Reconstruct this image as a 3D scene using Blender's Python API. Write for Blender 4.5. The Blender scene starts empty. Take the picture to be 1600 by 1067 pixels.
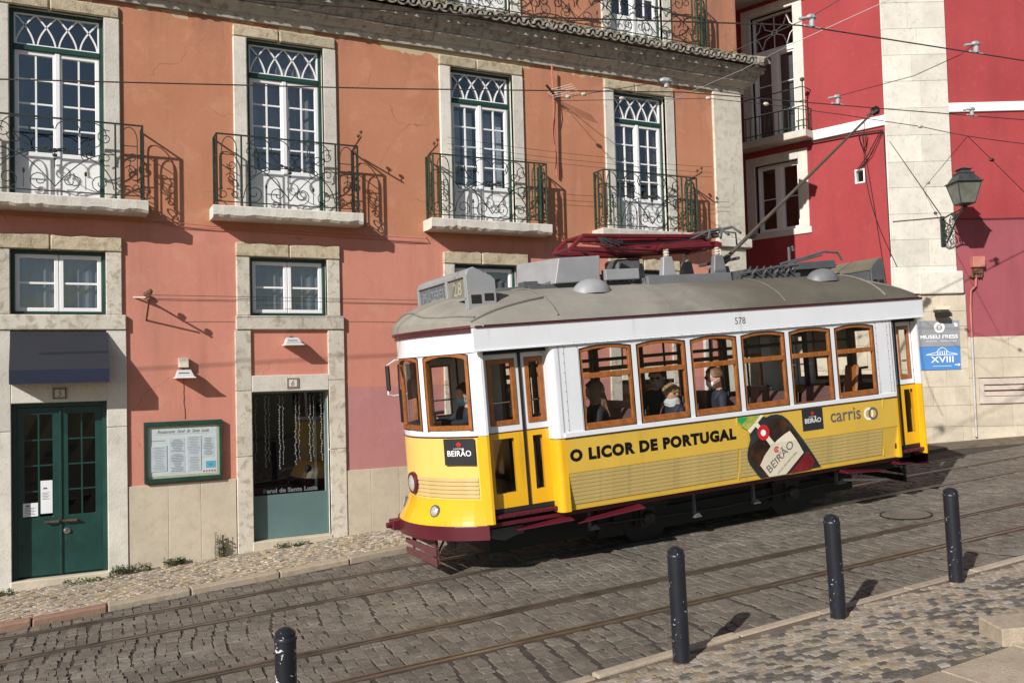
import bpy, math, random
from mathutils import Vector, Matrix
R = math.radians
rnd = random.Random(7)
scene = bpy.context.scene
col = scene.collection
# ------------------------------------------------------------------ camera
F = Vector((0.44806, 0.89322, 0.03719)); F.normalize()
RT = Vector((0.8937, -0.4479, -0.0266))
U = RT.cross(F); U.normalize(); RT = F.cross(U); RT.normalize()
cd = bpy.data.cameras.new('camera'); cam = bpy.data.objects.new('camera', cd); col.objects.link(cam)
cd.sensor_width = 36; cd.lens = 36 * 1391.83 / 1600; cd.clip_start = .05; cd.clip_end = 400
cam.matrix_world = Matrix(((RT.x, U.x, -F.x, 0), (RT.y, U.y, -F.y, 0), (RT.z, U.z, -F.z, 0), (0, 0, 0, 1)))
scene.camera = cam
# ------------------------------------------------------------------ world and sun
w = bpy.data.worlds.new('World'); scene.world = w; w.use_nodes = True
nt = w.node_tree; nt.nodes.clear()
sky = nt.nodes.new('ShaderNodeTexSky'); sky.sky_type = 'NISHITA'; sky.sun_disc = False
SUN = Vector((1.67, 1.0, -1.07)); SUN.normalize()          # direction the light travels
EL = math.asin(-SUN.z); AZ = math.atan2(-SUN.x, -SUN.y)
sky.sun_elevation = EL; sky.sun_rotation = AZ % (2 * math.pi)
sky.air_density = 1.0; sky.dust_density = .6; sky.ozone_density = 1.0
bg = nt.nodes.new('ShaderNodeBackground'); bg.inputs[1].default_value = .064
ow = nt.nodes.new('ShaderNodeOutputWorld')
nt.links.new(sky.outputs[0], bg.inputs[0]); nt.links.new(bg.outputs[0], ow.inputs[0])
sl = bpy.data.lights.new('sun', 'SUN'); sl.energy = 5.0; sl.angle = R(.53); sl.color = (1, .955, .90)
so = bpy.data.objects.new('sun', sl); col.objects.link(so)
so.rotation_euler = SUN.to_track_quat('-Z', 'Y').to_euler(); so.location = (-12, -8, 14)
vs = scene.view_settings
vs.view_transform = 'Standard'; vs.look = 'None'; vs.gamma = 1; vs.use_curve_mapping = False; vs.exposure = .19
# ------------------------------------------------------------------ materials
def nn(t, typ, **kw):
    n = t.nodes.new(typ)
    for k, v in kw.items(): setattr(n, k, v)
    return n
def setin(n, **kw):
    for k, v in kw.items(): n.inputs[k.replace('_', ' ')].default_value = v
def mixc(t, fac, a, b, blend='MIX'):
    m = nn(t, 'ShaderNodeMix', data_type='RGBA', blend_type=blend)
    for i, v in ((0, fac), (6, a), (7, b)):
        if hasattr(v, 'is_linked') or isinstance(v, bpy.types.NodeSocket): t.links.new(v, m.inputs[i])
        else: m.inputs[i].default_value = v if i == 0 else (*v[:3], 1)
    return m.outputs[2]
def math_(t, op, a, b=0.0, c=None):
    m = nn(t, 'ShaderNodeMath', operation=op)
    for i, v in enumerate((a, b, c)):
        if v is None: continue
        if isinstance(v, bpy.types.NodeSocket): t.links.new(v, m.inputs[i])
        else: m.inputs[i].default_value = v
    return m.outputs[0]
def ramp(t, sock, lo, hi):
    m = nn(t, 'ShaderNodeMapRange'); m.clamp = True
    t.links.new(sock, m.inputs[0]); m.inputs[1].default_value = lo; m.inputs[2].default_value = hi
    return m.outputs[0]
def noise(t, vec, scale, detail=5, rough=.55, dist=0):
    n = nn(t, 'ShaderNodeTexNoise'); t.links.new(vec, n.inputs['Vector'])
    n.inputs['Scale'].default_value = scale; n.inputs['Detail'].default_value = detail
    n.inputs['Roughness'].default_value = rough; n.inputs['Distortion'].default_value = dist
    return n.outputs['Fac']
def stretch(t, vec, s):
    m = nn(t, 'ShaderNodeMapping'); t.links.new(vec, m.inputs[0]); m.inputs['Scale'].default_value = s
    return m.outputs[0]
def newmat(name):
    m = bpy.data.materials.new(name); m.use_nodes = True
    t = m.node_tree; b = t.nodes['Principled BSDF']
    return m, t, b
def bumpnode(t, b, h, strength, dist=.01, prev=None):
    n = nn(t, 'ShaderNodeBump'); n.inputs['Strength'].default_value = strength; n.inputs['Distance'].default_value = dist
    t.links.new(h, n.inputs['Height'])
    if prev: t.links.new(prev, n.inputs['Normal'])
    t.links.new(n.outputs[0], b.inputs['Normal']); return n.outputs[0]
def M(name, c, rough=.7, var=.12, vs=2.5, bump=.0, bs=60, metal=0, spec=.5, rand=0., stain=None, coat=0, world=False, streak=None, bdist=.006):
    m, t, b = newmat(name)
    if world: vec = nn(t, 'ShaderNodeNewGeometry').outputs['Position']
    else: vec = nn(t, 'ShaderNodeTexCoord').outputs['Object']
    f = noise(t, vec, vs, 6, .6)
    lo = tuple(x * (1 - var) for x in c); hi = tuple(min(1, x * (1 + var)) for x in c)
    cc = mixc(t, ramp(t, f, .3, .7), lo, hi)
    if rand:
        oi = nn(t, 'ShaderNodeObjectInfo').outputs['Random']; isl = nn(t, 'ShaderNodeNewGeometry').outputs['Random Per Island']
        fr = math_(t, 'FRACT', math_(t, 'ADD', oi, isl))
        k = nn(t, 'ShaderNodeMapRange'); t.links.new(fr, k.inputs[0]); k.inputs[3].default_value = 1 - rand; k.inputs[4].default_value = 1 + rand
        hs = nn(t, 'ShaderNodeHueSaturation'); t.links.new(cc, hs.inputs['Color']); t.links.new(k.outputs[0], hs.inputs['Value'])
        fr2 = math_(t, 'FRACT', math_(t, 'MULTIPLY', fr, 7.13)); k2 = nn(t, 'ShaderNodeMapRange'); t.links.new(fr2, k2.inputs[0]); k2.inputs[3].default_value = .6; k2.inputs[4].default_value = 1.3
        t.links.new(k2.outputs[0], hs.inputs['Saturation']); cc = hs.outputs[0]
    if stain:
        sc, ss, slo, shi = stain
        cc = mixc(t, ramp(t, noise(t, vec, ss, 8, .65, .3), slo, shi), cc, sc)
    if streak:
        sc, ss, slo, shi = streak
        cc = mixc(t, ramp(t, noise(t, stretch(t, vec, (ss, ss, ss * .12)), 1, 6, .6), slo, shi), cc, sc)
    t.links.new(cc, b.inputs['Base Color'])
    rr = nn(t, 'ShaderNodeMapRange'); t.links.new(f, rr.inputs[0]); rr.inputs[3].default_value = max(0, rough - .1); rr.inputs[4].default_value = min(1, rough + .1)
    t.links.new(rr.outputs[0], b.inputs['Roughness'])
    b.inputs['Metallic'].default_value = metal; b.inputs['Specular IOR Level'].default_value = spec; b.inputs['Coat Weight'].default_value = coat
    b.inputs['Coat Roughness'].default_value = .06
    if bump: bumpnode(t, b, noise(t, vec, bs, 5, .6), bump, bdist)
    return m
def glass(name, tint=(1, 1, 1), ior=1.5, rough=.0):
    m = bpy.data.materials.new(name); m.use_nodes = True; t = m.node_tree; t.nodes.clear()
    tr = nn(t, 'ShaderNodeBsdfTransparent'); tr.inputs[0].default_value = (*tint, 1)
    gl = nn(t, 'ShaderNodeBsdfGlossy'); gl.inputs['Roughness'].default_value = rough
    f0 = ((ior - 1) / (ior + 1)) ** 2; ge = nn(t, 'ShaderNodeNewGeometry'); dt = nn(t, 'ShaderNodeVectorMath', operation='DOT_PRODUCT')
    t.links.new(ge.outputs['Normal'], dt.inputs[0]); t.links.new(ge.outputs['Incoming'], dt.inputs[1])
    sch = math_(t, 'POWER', math_(t, 'SUBTRACT', 1.0, math_(t, 'ABSOLUTE', dt.outputs['Value'])), 5.0)
    fac = math_(t, 'ADD', f0, math_(t, 'MULTIPLY', sch, 1 - f0))
    mx = nn(t, 'ShaderNodeMixShader'); o = nn(t, 'ShaderNodeOutputMaterial')
    vec = nn(t, 'ShaderNodeTexCoord').outputs['Object']
    bp = nn(t, 'ShaderNodeBump'); bp.inputs['Strength'].default_value = .02; bp.inputs['Distance'].default_value = .02
    t.links.new(noise(t, vec, 2.2, 2), bp.inputs['Height']); t.links.new(bp.outputs[0], gl.inputs['Normal'])
    t.links.new(fac, mx.inputs[0]); t.links.new(tr.outputs[0], mx.inputs[1]); t.links.new(gl.outputs[0], mx.inputs[2])
    t.links.new(mx.outputs[0], o.inputs[0]); return m

def salmon_wall():
    m, t, b = newmat('salmon_render')
    g = nn(t, 'ShaderNodeNewGeometry'); pos = g.outputs['Position']
    sx = nn(t, 'ShaderNodeSeparateXYZ'); t.links.new(pos, sx.inputs[0]); X, Z = sx.outputs[0], sx.outputs[2]
    big = noise(t, pos, .9, 6, .6); mid = noise(t, pos, 5, 7, .62); fine = noise(t, pos, 45, 4, .6)
    wob = math_(t, 'MULTIPLY', math_(t, 'SUBTRACT', mid, .5), .05)
    Zw = math_(t, 'ADD', Z, wob)
    up = mixc(t, ramp(t, big, .3, .7), (.435, .186, .103), (.495, .224, .134))
    low = mixc(t, ramp(t, big, .3, .7), (.52, .214, .157), (.575, .243, .181))
    pink = mixc(t, ramp(t, big, .3, .7), (.42, .19, .185), (.46, .212, .207))
    c = mixc(t, ramp(t, Zw, 2.16, 2.19), low, up)
    pk = math_(t, 'MULTIPLY', math_(t, 'LESS_THAN', Zw, -.12), math_(t, 'GREATER_THAN', X, 3.66))
    c = mixc(t, pk, c, pink)
    # older dull patches and run-down streaks
    st = noise(t, stretch(t, pos, (3.2, 3.2, .35)), 1, 6, .62)
    c = mixc(t, math_(t, 'MULTIPLY', ramp(t, st, .48, .74), .46), c, (.32, .15, .10))
    sp = noise(t, pos, 16, 8, .72); c = mixc(t, math_(t, 'MULTIPLY', ramp(t, sp, .56, .74), .30), c, (.30, .14, .095))
    vo = nn(t, 'ShaderNodeTexVoronoi', feature='DISTANCE_TO_EDGE'); vo.inputs['Scale'].default_value = .85
    wp = nn(t, 'ShaderNodeVectorMath', operation='MULTIPLY_ADD'); nz = nn(t, 'ShaderNodeTexNoise'); nz.inputs['Scale'].default_value = 3.5; nz.inputs['Detail'].default_value = 6; t.links.new(pos, nz.inputs['Vector']); t.links.new(nz.outputs['Color'], wp.inputs[0]); wp.inputs[1].default_value = (.35, .35, .35); t.links.new(pos, wp.inputs[2]); t.links.new(wp.outputs[0], vo.inputs['Vector'])
    crk = math_(t, 'MULTIPLY', math_(t, 'LESS_THAN', vo.outputs['Distance'], .0045), ramp(t, big, .50, .58))
    c = mixc(t, math_(t, 'MULTIPLY', crk, .45), c, (.16, .075, .05))
    c = mixc(t, math_(t, 'MULTIPLY', ramp(t, noise(t, pos, 1.7, 8, .68, .6), .56, .62), .22), c, (.60, .33, .24))
    c = mixc(t, math_(t, 'MULTIPLY', ramp(t, mid, .58, .8), .28), c, (.66, .33, .22))
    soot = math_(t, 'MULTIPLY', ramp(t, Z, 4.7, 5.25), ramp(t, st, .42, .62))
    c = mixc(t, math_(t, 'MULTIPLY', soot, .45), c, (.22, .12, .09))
    # bare plaster where the paint came off under the cornice
    n2 = noise(t, pos, 2.6, 7, .6, .4)
    win = math_(t, 'ADD', ramp(t, Z, 4.86, 5.22), 0)
    bare = math_(t, 'MULTIPLY', win, ramp(t, n2, .30, .62))
    xw = math_(t, 'MULTIPLY', math_(t, 'SUBTRACT', 1.0, ramp(t, math_(t, 'ABSOLUTE', math_(t, 'SUBTRACT', X, 5.6)), .5, 2.2)), .30)
    bare = math_(t, 'MULTIPLY', math_(t, 'GREATER_THAN', math_(t, 'ADD', bare, math_(t, 'MULTIPLY', math_(t, 'MULTIPLY', xw, 1.7), win)), .56), math_(t, 'LESS_THAN', Z, 5.5))
    c = mixc(t, bare, c, mixc(t, mid, (.40, .30, .17), (.56, .46, .30)))
    t.links.new(c, b.inputs['Base Color']); b.inputs['Roughness'].default_value = .86; b.inputs['Specular IOR Level'].default_value = .25
    h = math_(t, 'ADD', math_(t, 'MULTIPLY', fine, .35), math_(t, 'ADD', mid, math_(t, 'MULTIPLY', bare, -.8)))
    bumpnode(t, b, h, .35, .012); return m

def limestone(name, c=(.56, .50, .39), dark=(.26, .20, .12), pit=.5, stain_lo=.52, stain_hi=.72, bump=.35, soft=.55):
    m, t, b = newmat(name)
    pos = nn(t, 'ShaderNodeNewGeometry').outputs['Position']
    n1 = noise(t, pos, 2.2, 7, .62); n2 = noise(t, pos, 9, 6, .6, .5); n3 = noise(t, pos, 60, 5, .65)
    cc = mixc(t, ramp(t, n1, .3, .7), tuple(x * .86 for x in c), tuple(min(1, x * 1.1) for x in c))
    cc = mixc(t, math_(t, 'MULTIPLY', ramp(t, n2, stain_lo, stain_hi), soft), cc, dark)
    cc = mixc(t, math_(t, 'MULTIPLY', ramp(t, n3, .6, .72), pit), cc, tuple(x * .5 for x in dark))
    oi = nn(t, 'ShaderNodeObjectInfo').outputs['Random']
    k = nn(t, 'ShaderNodeMapRange'); t.links.new(oi, k.inputs[0]); k.inputs[3].default_value = .9; k.inputs[4].default_value = 1.08
    hs = nn(t, 'ShaderNodeHueSaturation'); t.links.new(cc, hs.inputs['Color']); t.links.new(k.outputs[0], hs.inputs['Value'])
    t.links.new(hs.outputs[0], b.inputs['Base Color']); b.inputs['Roughness'].default_value = .8; b.inputs['Specular IOR Level'].default_value = .3
    bumpnode(t, b, math_(t, 'ADD', n3, math_(t, 'MULTIPLY', n2, .8)), bump, .012); return m

def red_wall():
    m, t, b = newmat('red_render')
    pos = nn(t, 'ShaderNodeNewGeometry').outputs['Position']
    sx = nn(t, 'ShaderNodeSeparateXYZ'); t.links.new(pos, sx.inputs[0]); X, Z = sx.outputs[0], sx.outputs[2]
    big = noise(t, pos, .8, 6, .6); mid = noise(t, pos, 4, 7, .6)
    red = mixc(t, ramp(t, big, .3, .7), (.30, .042, .046), (.35, .058, .061))
    red = mixc(t, math_(t, 'MULTIPLY', ramp(t, mid, .6, .8), .4), red, (.42, .10, .09))
    pk = mixc(t, ramp(t, big, .3, .7), (.265, .068, .082), (.31, .085, .10))
    c = mixc(t, math_(t, 'MULTIPLY', math_(t, 'LESS_THAN', Z, 2.91), math_(t, 'GREATER_THAN', X, 15.5)), red, pk)
    st = noise(t, stretch(t, pos, (3, 3, .3)), 1, 6, .6)
    c = mixc(t, math_(t, 'MULTIPLY', ramp(t, st, .50, .78), .42), c, (.19, .035, .038))
    c = mixc(t, math_(t, 'MULTIPLY', ramp(t, noise(t, pos, 9, 8, .7), .58, .72), .30), c, (.40, .12, .11))
    t.links.new(c, b.inputs['Base Color']); b.inputs['Roughness'].default_value = .82; b.inputs['Specular IOR Level'].default_value = .25
    bumpnode(t, b, noise(t, pos, 22, 6, .62), .3, .012); return m

def chipped(name, c, chip=(.75, .75, .75), scale=26, lo=.66, rough=.35):
    m, t, b = newmat(name)
    vec = nn(t, 'ShaderNodeTexCoord').outputs['Object']
    f = noise(t, vec, scale, 3, .7, .6); f2 = noise(t, vec, 5, 3, .6)
    oi = nn(t, 'ShaderNodeObjectInfo').outputs['Random']
    k = ramp(t, math_(t, 'ADD', f, math_(t, 'MULTIPLY', math_(t, 'SUBTRACT', f2, .5), .35)), lo, lo + .015)
    cc = mixc(t, k, mixc(t, f2, tuple(x * .7 for x in c), tuple(x * 1.4 for x in c)), chip)
    t.links.new(cc, b.inputs['Base Color']); b.inputs['Roughness'].default_value = rough
    bumpnode(t, b, noise(t, vec, 30, 5), .25, .006); return m

def sett_mat():
    m, t, b = newmat('basalt_sett')
    pos = nn(t, 'ShaderNodeNewGeometry').outputs['Position']
    sx = nn(t, 'ShaderNodeSeparateXYZ'); t.links.new(pos, sx.inputs[0])
    c = math_(t, 'ADD', math_(t, 'MULTIPLY', sx.outputs[0], .0408), math_(t, 'MULTIPLY', sx.outputs[1], .9992))
    f = noise(t, pos, 16, 6, .6); big = noise(t, pos, 1.1, 6, .6); fine = noise(t, pos, 48, 5, .65)
    cc = mixc(t, ramp(t, f, .3, .7), (.113, .099, .081), (.168, .148, .120))
    oi = nn(t, 'ShaderNodeObjectInfo').outputs['Random']; isl = nn(t, 'ShaderNodeNewGeometry').outputs['Random Per Island']
    fr = math_(t, 'FRACT', math_(t, 'ADD', oi, isl))
    k = nn(t, 'ShaderNodeMapRange'); t.links.new(fr, k.inputs[0]); k.inputs[3].default_value = .74; k.inputs[4].default_value = 1.26
    hs = nn(t, 'ShaderNodeHueSaturation'); t.links.new(cc, hs.inputs['Color']); t.links.new(k.outputs[0], hs.inputs['Value']); cc = hs.outputs[0]
    cc = mixc(t, math_(t, 'MULTIPLY', ramp(t, math_(t, 'FRACT', math_(t, 'MULTIPLY', fr, 5.7)), .90, .96), .25), cc, (.14, .085, .06))
    band = math_(t, 'SUBTRACT', 1.0, ramp(t, math_(t, 'ABSOLUTE', math_(t, 'SUBTRACT', c, 8.93)), .05, .42))
    dust = math_(t, 'MULTIPLY', band, ramp(t, noise(t, pos, 3.2, 7, .65), .44, .62))
    cc = mixc(t, math_(t, 'MULTIPLY', dust, .85), cc, (.25, .22, .18))
    cc = mixc(t, math_(t, 'MULTIPLY', ramp(t, big, .48, .68), .5), cc, (.175, .148, .118))
    cc = mixc(t, math_(t, 'MULTIPLY', ramp(t, noise(t, pos, .55, 6, .6, .4), .52, .66), .38), cc, (.075, .067, .058))
    t.links.new(cc, b.inputs['Base Color']); b.inputs['Roughness'].default_value = .66; b.inputs['Specular IOR Level'].default_value = .4
    bumpnode(t, b, math_(t, 'ADD', fine, f), .8, .014); return m
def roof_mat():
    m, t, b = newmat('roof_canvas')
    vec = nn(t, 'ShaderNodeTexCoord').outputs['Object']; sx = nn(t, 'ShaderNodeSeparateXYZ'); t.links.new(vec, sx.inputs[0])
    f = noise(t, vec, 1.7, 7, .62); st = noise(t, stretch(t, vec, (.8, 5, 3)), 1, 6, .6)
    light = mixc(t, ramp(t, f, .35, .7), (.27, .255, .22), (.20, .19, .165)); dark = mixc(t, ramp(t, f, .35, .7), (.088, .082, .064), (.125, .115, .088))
    rear_tone = math_(t, 'ADD', sx.outputs[0], math_(t, 'MULTIPLY', math_(t, 'SUBTRACT', f, .5), 2.2))
    cc = mixc(t, ramp(t, rear_tone, -.9, .75), light, dark)  # canvas tone goes darker towards the rear
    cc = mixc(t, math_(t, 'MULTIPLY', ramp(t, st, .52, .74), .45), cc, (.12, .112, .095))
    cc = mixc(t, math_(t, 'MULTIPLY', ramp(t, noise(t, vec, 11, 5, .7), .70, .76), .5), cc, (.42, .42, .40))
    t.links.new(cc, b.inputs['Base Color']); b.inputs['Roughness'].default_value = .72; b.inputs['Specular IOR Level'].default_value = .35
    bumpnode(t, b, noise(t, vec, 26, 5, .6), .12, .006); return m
MAT = {}
def mk():
    A = MAT
    A['salmon'] = salmon_wall(); A['red'] = red_wall()
    A['stone'] = limestone('limestone', (.57, .53, .45), (.30, .25, .17), .7, .50, .66, .5, .75); A['stone_w'] = limestone('pale_limestone', (.62, .59, .525), (.40, .36, .28), .5, .54, .74, .45, .6)
    A['stone_rough'] = limestone('golden_rough_limestone', (.52, .45, .32), (.20, .13, .07), .9, .45, .75, .9, .8)
    A['dado'] = limestone('dado_limestone', (.54, .475, .37), (.40, .32, .22), .3, .50, .76, .25, .5)
    A['cornice_l'] = limestone('pale_cornice_moulding', (.50, .465, .40), (.14, .12, .10), .5, .5, .74, .5, .8)
    A['cornice'] = limestone('weathered_cornice', (.40, .37, .32), (.07, .06, .05), .5, .46, .72, .6, .85)
    A['quoin'] = limestone('peeling_quoin', (.60, .565, .48), (.40, .33, .19), .6, .50, .62, .5, .5)
    A['tile'] = M('lichen_roof_tile', (.27, .23, .185), .9, .3, 6, .8, 50, stain=((.33, .32, .28), 14, .46, .6), streak=((.10, .10, .06), 8, .52, .68), bdist=.015)
    A['white'] = M('white_joinery_paint', (.80, .80, .80), .4, .04, 3, .05)
    A['green'] = M('dark_green_paint', (.012, .05, .038), .42, .25, 3, .05)
    A['door_green'] = M('door_green_paint', (.010, .050, .042), .38, .3, 1.6, .06, stain=((.007, .028, .023), 2, .5, .75))
    A['teal'] = M('grey_teal_panel', (.10, .17, .17), .4, .15, 1.2)
    A['iron'] = M('painted_wrought_iron', (.018, .028, .022), .5, .5, 12, .2, 80)
    A['iron_green'] = M('green_wrought_iron', (.030, .060, .034), .5, .4, 12, .2, 80)
    A['dark'] = M('unlit_room', (.012, .012, .013), .9, .2, 1)
    A['bollard_chipped'] = chipped('badly_chipped_black_paint', (.012, .014, .02), (.55, .55, .54), 16, .60)
    A['curtain_w'] = M('white_net_curtain', (.5, .54, .57), .9, .15, 3); A['curtain_g'] = M('grey_blind', (.15, .155, .16), .9, .2, 3)  # the grey one paints a building's reflection behind the second window
    A['curtain'] = M('grey_curtain', (.13, .14, .16), .9, .2, 4)
    A['shutter'] = M('brown_shutter', (.12, .08, .06), .6, .2, 6)
    A['glass_h'] = glass('house_glass', (.85, .88, .9), 2.9); A['glass_d'] = glass('door_glass', (.7, .74, .75), 1.55); A['glass_t'] = glass('tram_glass', (.93, .95, .95), 1.35)
    A['navy'] = M('dark_awning_cloth', (.017, .019, .027), .85, .2, 2, .2, 200); A['navy2'] = M('blue_awning_valance', (.010, .016, .040), .85, .15, 3, .2, 200)
    A['cream'] = M('cream_plastic', (.62, .57, .45), .5, .08); A['grey_p'] = M('grey_plastic', (.5, .5, .5), .45, .1)
    A['paper'] = M('paper', (.75, .77, .78), .8, .04, 6); A['paper2'] = M('menu_page', (.66, .70, .75), .8, .08, 9)
    A['ink'] = M('ink', (.10, .10, .11), .8, .05); A['ink_w'] = M('white_print', (.8, .8, .8), .6, .03); A['ink_r'] = M('red_print', (.55, .02, .03), .5, .1)
    A['ink_dim'] = M('dim_grey_print', (.13, .14, .15), .8, .05)
    A['ink_grey'] = M('grey_print', (.33, .35, .38), .8, .05)
    A['ink_k'] = M('black_print', (.004, .004, .004), .6, .1, spec=.25)
    A['cyan'] = M('cyan_note', (.12, .5, .72), .7, .05)
    A['border'] = M('yellow_green_border', (.55, .55, .28), .8, .1, 30)
    A['road_base'] = M('dirt_between_setts', (.045, .037, .029), .95, .4, 8, .6, 60, world=True)
    A['sett'] = sett_mat()
    A['sett_l'] = M('pale_limestone_sett', (.36, .30, .22), .8, .22, 10, .6, 55, rand=.25, stain=((.20, .16, .11), 1.2, .5, .75), world=True, bdist=.012)
    A['sett_m'] = M('light_pavement_sett', (.275, .23, .175), .78, .2, 12, .5, 55, rand=.22, world=True)
    A['sett_d'] = M('grey_pavement_sett', (.105, .095, .082), .75, .25, 12, .5, 55, rand=.28, world=True)
    A['grout'] = M('sandy_joint', (.13, .10, .07), .95, .3, 6, .5, 80, world=True)
    A['kerb'] = limestone('kerb_limestone', (.38, .32, .24), (.2, .15, .1), .5, .5, .75, .7)
    A['kerb_red'] = limestone('reddish_kerb', (.29, .175, .125), (.18, .12, .085), .4, .5, .75, .7)
    A['rail'] = M('worn_rail_steel', (.17, .135, .105), .36, .3, 5, .2, 60, metal=.6, world=True); A['groove'] = M('rail_groove', (.012, .01, .008), .9)
    A['mortar'] = M('mortar_patch', (.17, .155, .135), .9, .25, 7, .6, 60, world=True)
    A['bollard'] = chipped('chipped_black_paint', (.012, .014, .02), (.5, .5, .5), 42, .70)
    A['leaf'] = M('weed_leaf', (.05, .10, .02), .6, .4, 20)
    A['stem'] = M('weed_stem', (.10, .08, .04), .8)
    # tram
    A['t_white'] = M('tram_white_enamel', (.70, .715, .745), .32, .04, 1.5, .10, 3.5, coat=.6, streak=((.50, .49, .46), 7, .60, .85), bdist=.012)
    A['t_yellow'] = M('tram_yellow_enamel', (.74, .40, .012), .32, .07, 1.5, .10, 3.5, coat=.6, streak=((.48, .25, .02), 8, .60, .85), bdist=.012)
    A['t_ad'] = M('mustard_wrap', (.60, .39, .055), .42, .06, 1.2, .10, 3, streak=((.46, .29, .05), 6, .56, .82), bdist=.012)
    A['t_ad2'] = M('pale_yellow_wrap', (.72, .50, .13), .42, .05, 1.2)
    A['t_slat'] = M('tan_slat_print', (.47, .35, .125), .45, .1, 3, streak=((.30, .22, .08), 6, .5, .8))
    A['t_slat2'] = M('pale_tan_slat_print', (.50, .37, .155), .45, .1, 3)
    A['maroon'] = M('maroon_paint', (.085, .008, .016), .4, .15, 2, coat=.2); A['maroon2'] = M('dusty_maroon', (.105, .036, .038), .6, .2, 5)
    A['crimson'] = M('crimson_pantograph', (.13, .012, .018), .40, .2, 5)
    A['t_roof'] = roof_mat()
    A['t_grey'] = M('grey_metal_box', (.265, .27, .28), .5, .1, 3, .05); A['t_grey_d'] = M('dull_dark_grey', (.085, .09, .095), .55, .15, 4)
    A['pole'] = M('pole_brown', (.075, .062, .05), .55, .2, 3); A['mid_grey'] = M('mid_grey_metal', (.15, .155, .16), .5, .12, 3, .05)
    A['olive'] = M('dull_olive_grey', (.14, .125, .092), .7, .2, 3)
    A['wood'] = M('varnished_window_wood', (.30, .10, .022), .38, .25, 14, .05, 90, streak=((.18, .06, .015), 30, .5, .75))
    A['wood_in'] = M('dark_interior_wood', (.05, .025, .015), .5, .3, 6)
    A['black'] = M('underframe_black', (.005, .0045, .004), .6, .3, 6); A['gear'] = M('oily_running_gear', (.022, .02, .018), .5, .3, 8); A['rubber'] = M('black_rubber', (.012, .012, .013), .6)
    A['chrome'] = M('chrome', (.6, .6, .6), .15, .05, metal=1); A['lens'] = M('lamp_lens', (.75, .75, .72), .12, .15, 40, .6, 60, metal=.6)
    A['sign_glass'] = M('destination_blind', (.10, .12, .135), .25, .2, 8); A['sign_glass2'] = M('number_blind', (.19, .185, .14), .25, .15, 8); A['blind_text'] = M('faded_blind_text', (.22, .24, .25), .6); A['blind_text2'] = M('faded_number_text', (.36, .34, .25), .6)
    A['seat'] = M('maroon_seat', (.12, .062, .058), .35, .15, 4); A['adgrey'] = M('black_plaque', (.022, .023, .026), .4)
    A['bottle'] = M('brown_bottle_print', (.028, .016, .011), .25, .6, 2.5, stain=((.16, .045, .012), 2.2, .5, .72)); A['bottle_e'] = M('bottle_edge_print', (.02, .026, .03), .3, .5, 5)
    A['bgreen'] = M('green_cap_print', (.01, .32, .08), .35); A['blime'] = M('lime_leaf_print', (.33, .36, .07), .4, .4, 12); A['blabel'] = M('label_print', (.72, .65, .50), .5, .06, 4); A['bred'] = M('red_seal_print', (.5, .015, .02), .35, .3, 9); A['bband'] = M('dark_red_band_print', (.17, .012, .016), .4, .4, 5)
    A['skin'] = M('skin', (.50, .27, .18), .5, .08, 8); A['coat_d'] = M('dark_navy_coat', (.012, .014, .022), .8, .3, 9, .2, 60); A['coat_b'] = M('navy_jacket', (.012, .015, .027), .75, .3, 9, .2, 60); A['coat_k'] = M('black_coat', (.012, .011, .011), .8, .3, 9)
    A['hair_b'] = M('brown_hair', (.14, .068, .032), .5, .5, 30, .6, 80); A['hair_k'] = M('dark_hair', (.02, .013, .01), .5, .5, 30, .6, 80); A['hair_l'] = M('fair_curly_hair', (.24, .15, .07), .55, .5, 25, .8, 60)
    A['mask_b'] = M('blue_mask', (.16, .45, .6), .8, .08, 9); A['mask_w'] = M('white_mask', (.75, .75, .75), .8, .05); A['mask_g'] = M('grey_mask', (.35, .35, .36), .8, .05); A['scarf'] = M('grey_scarf', (.42, .44, .46), .9, .15, 14, .3, 60)
    A['wire'] = M('overhead_wire', (.05, .035, .03), .5, .2, 3); A['cable'] = M('black_cable', (.015, .014, .014), .6); A['clip'] = M('grey_clamp', (.33, .35, .36), .5, .2, 20); A['clay'] = M('porcelain_insulator', (.52, .46, .38), .4)
    A['rust'] = M('rusty_iron', (.12, .055, .03), .8, .4, 20, .3, 60); A['pink_box'] = M('pinkish_painted_box', (.44, .17, .13), .7, .15, 6); A['pipe_g'] = M('grey_conduit', (.45, .42, .40), .5, .2, 6); A['pipe_p'] = M('painted_conduit', (.40, .13, .10), .6, .2, 6)
    A['sign_grey'] = M('grey_sign_face', (.26, .27, .29), .5, .04); A['sign_blue'] = M('blue_sign_face', (.07, .22, .52), .5, .05)
    A['lan_glass'] = M('frosted_lantern_glass', (.13, .135, .11), .2, .3, 6); A['lan_iron'] = M('lantern_iron', (.035, .04, .038), .5, .4, 12)
    A['louvre'] = M('vent_stone', (.5, .43, .36), .8, .15, 5)
mk()
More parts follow.
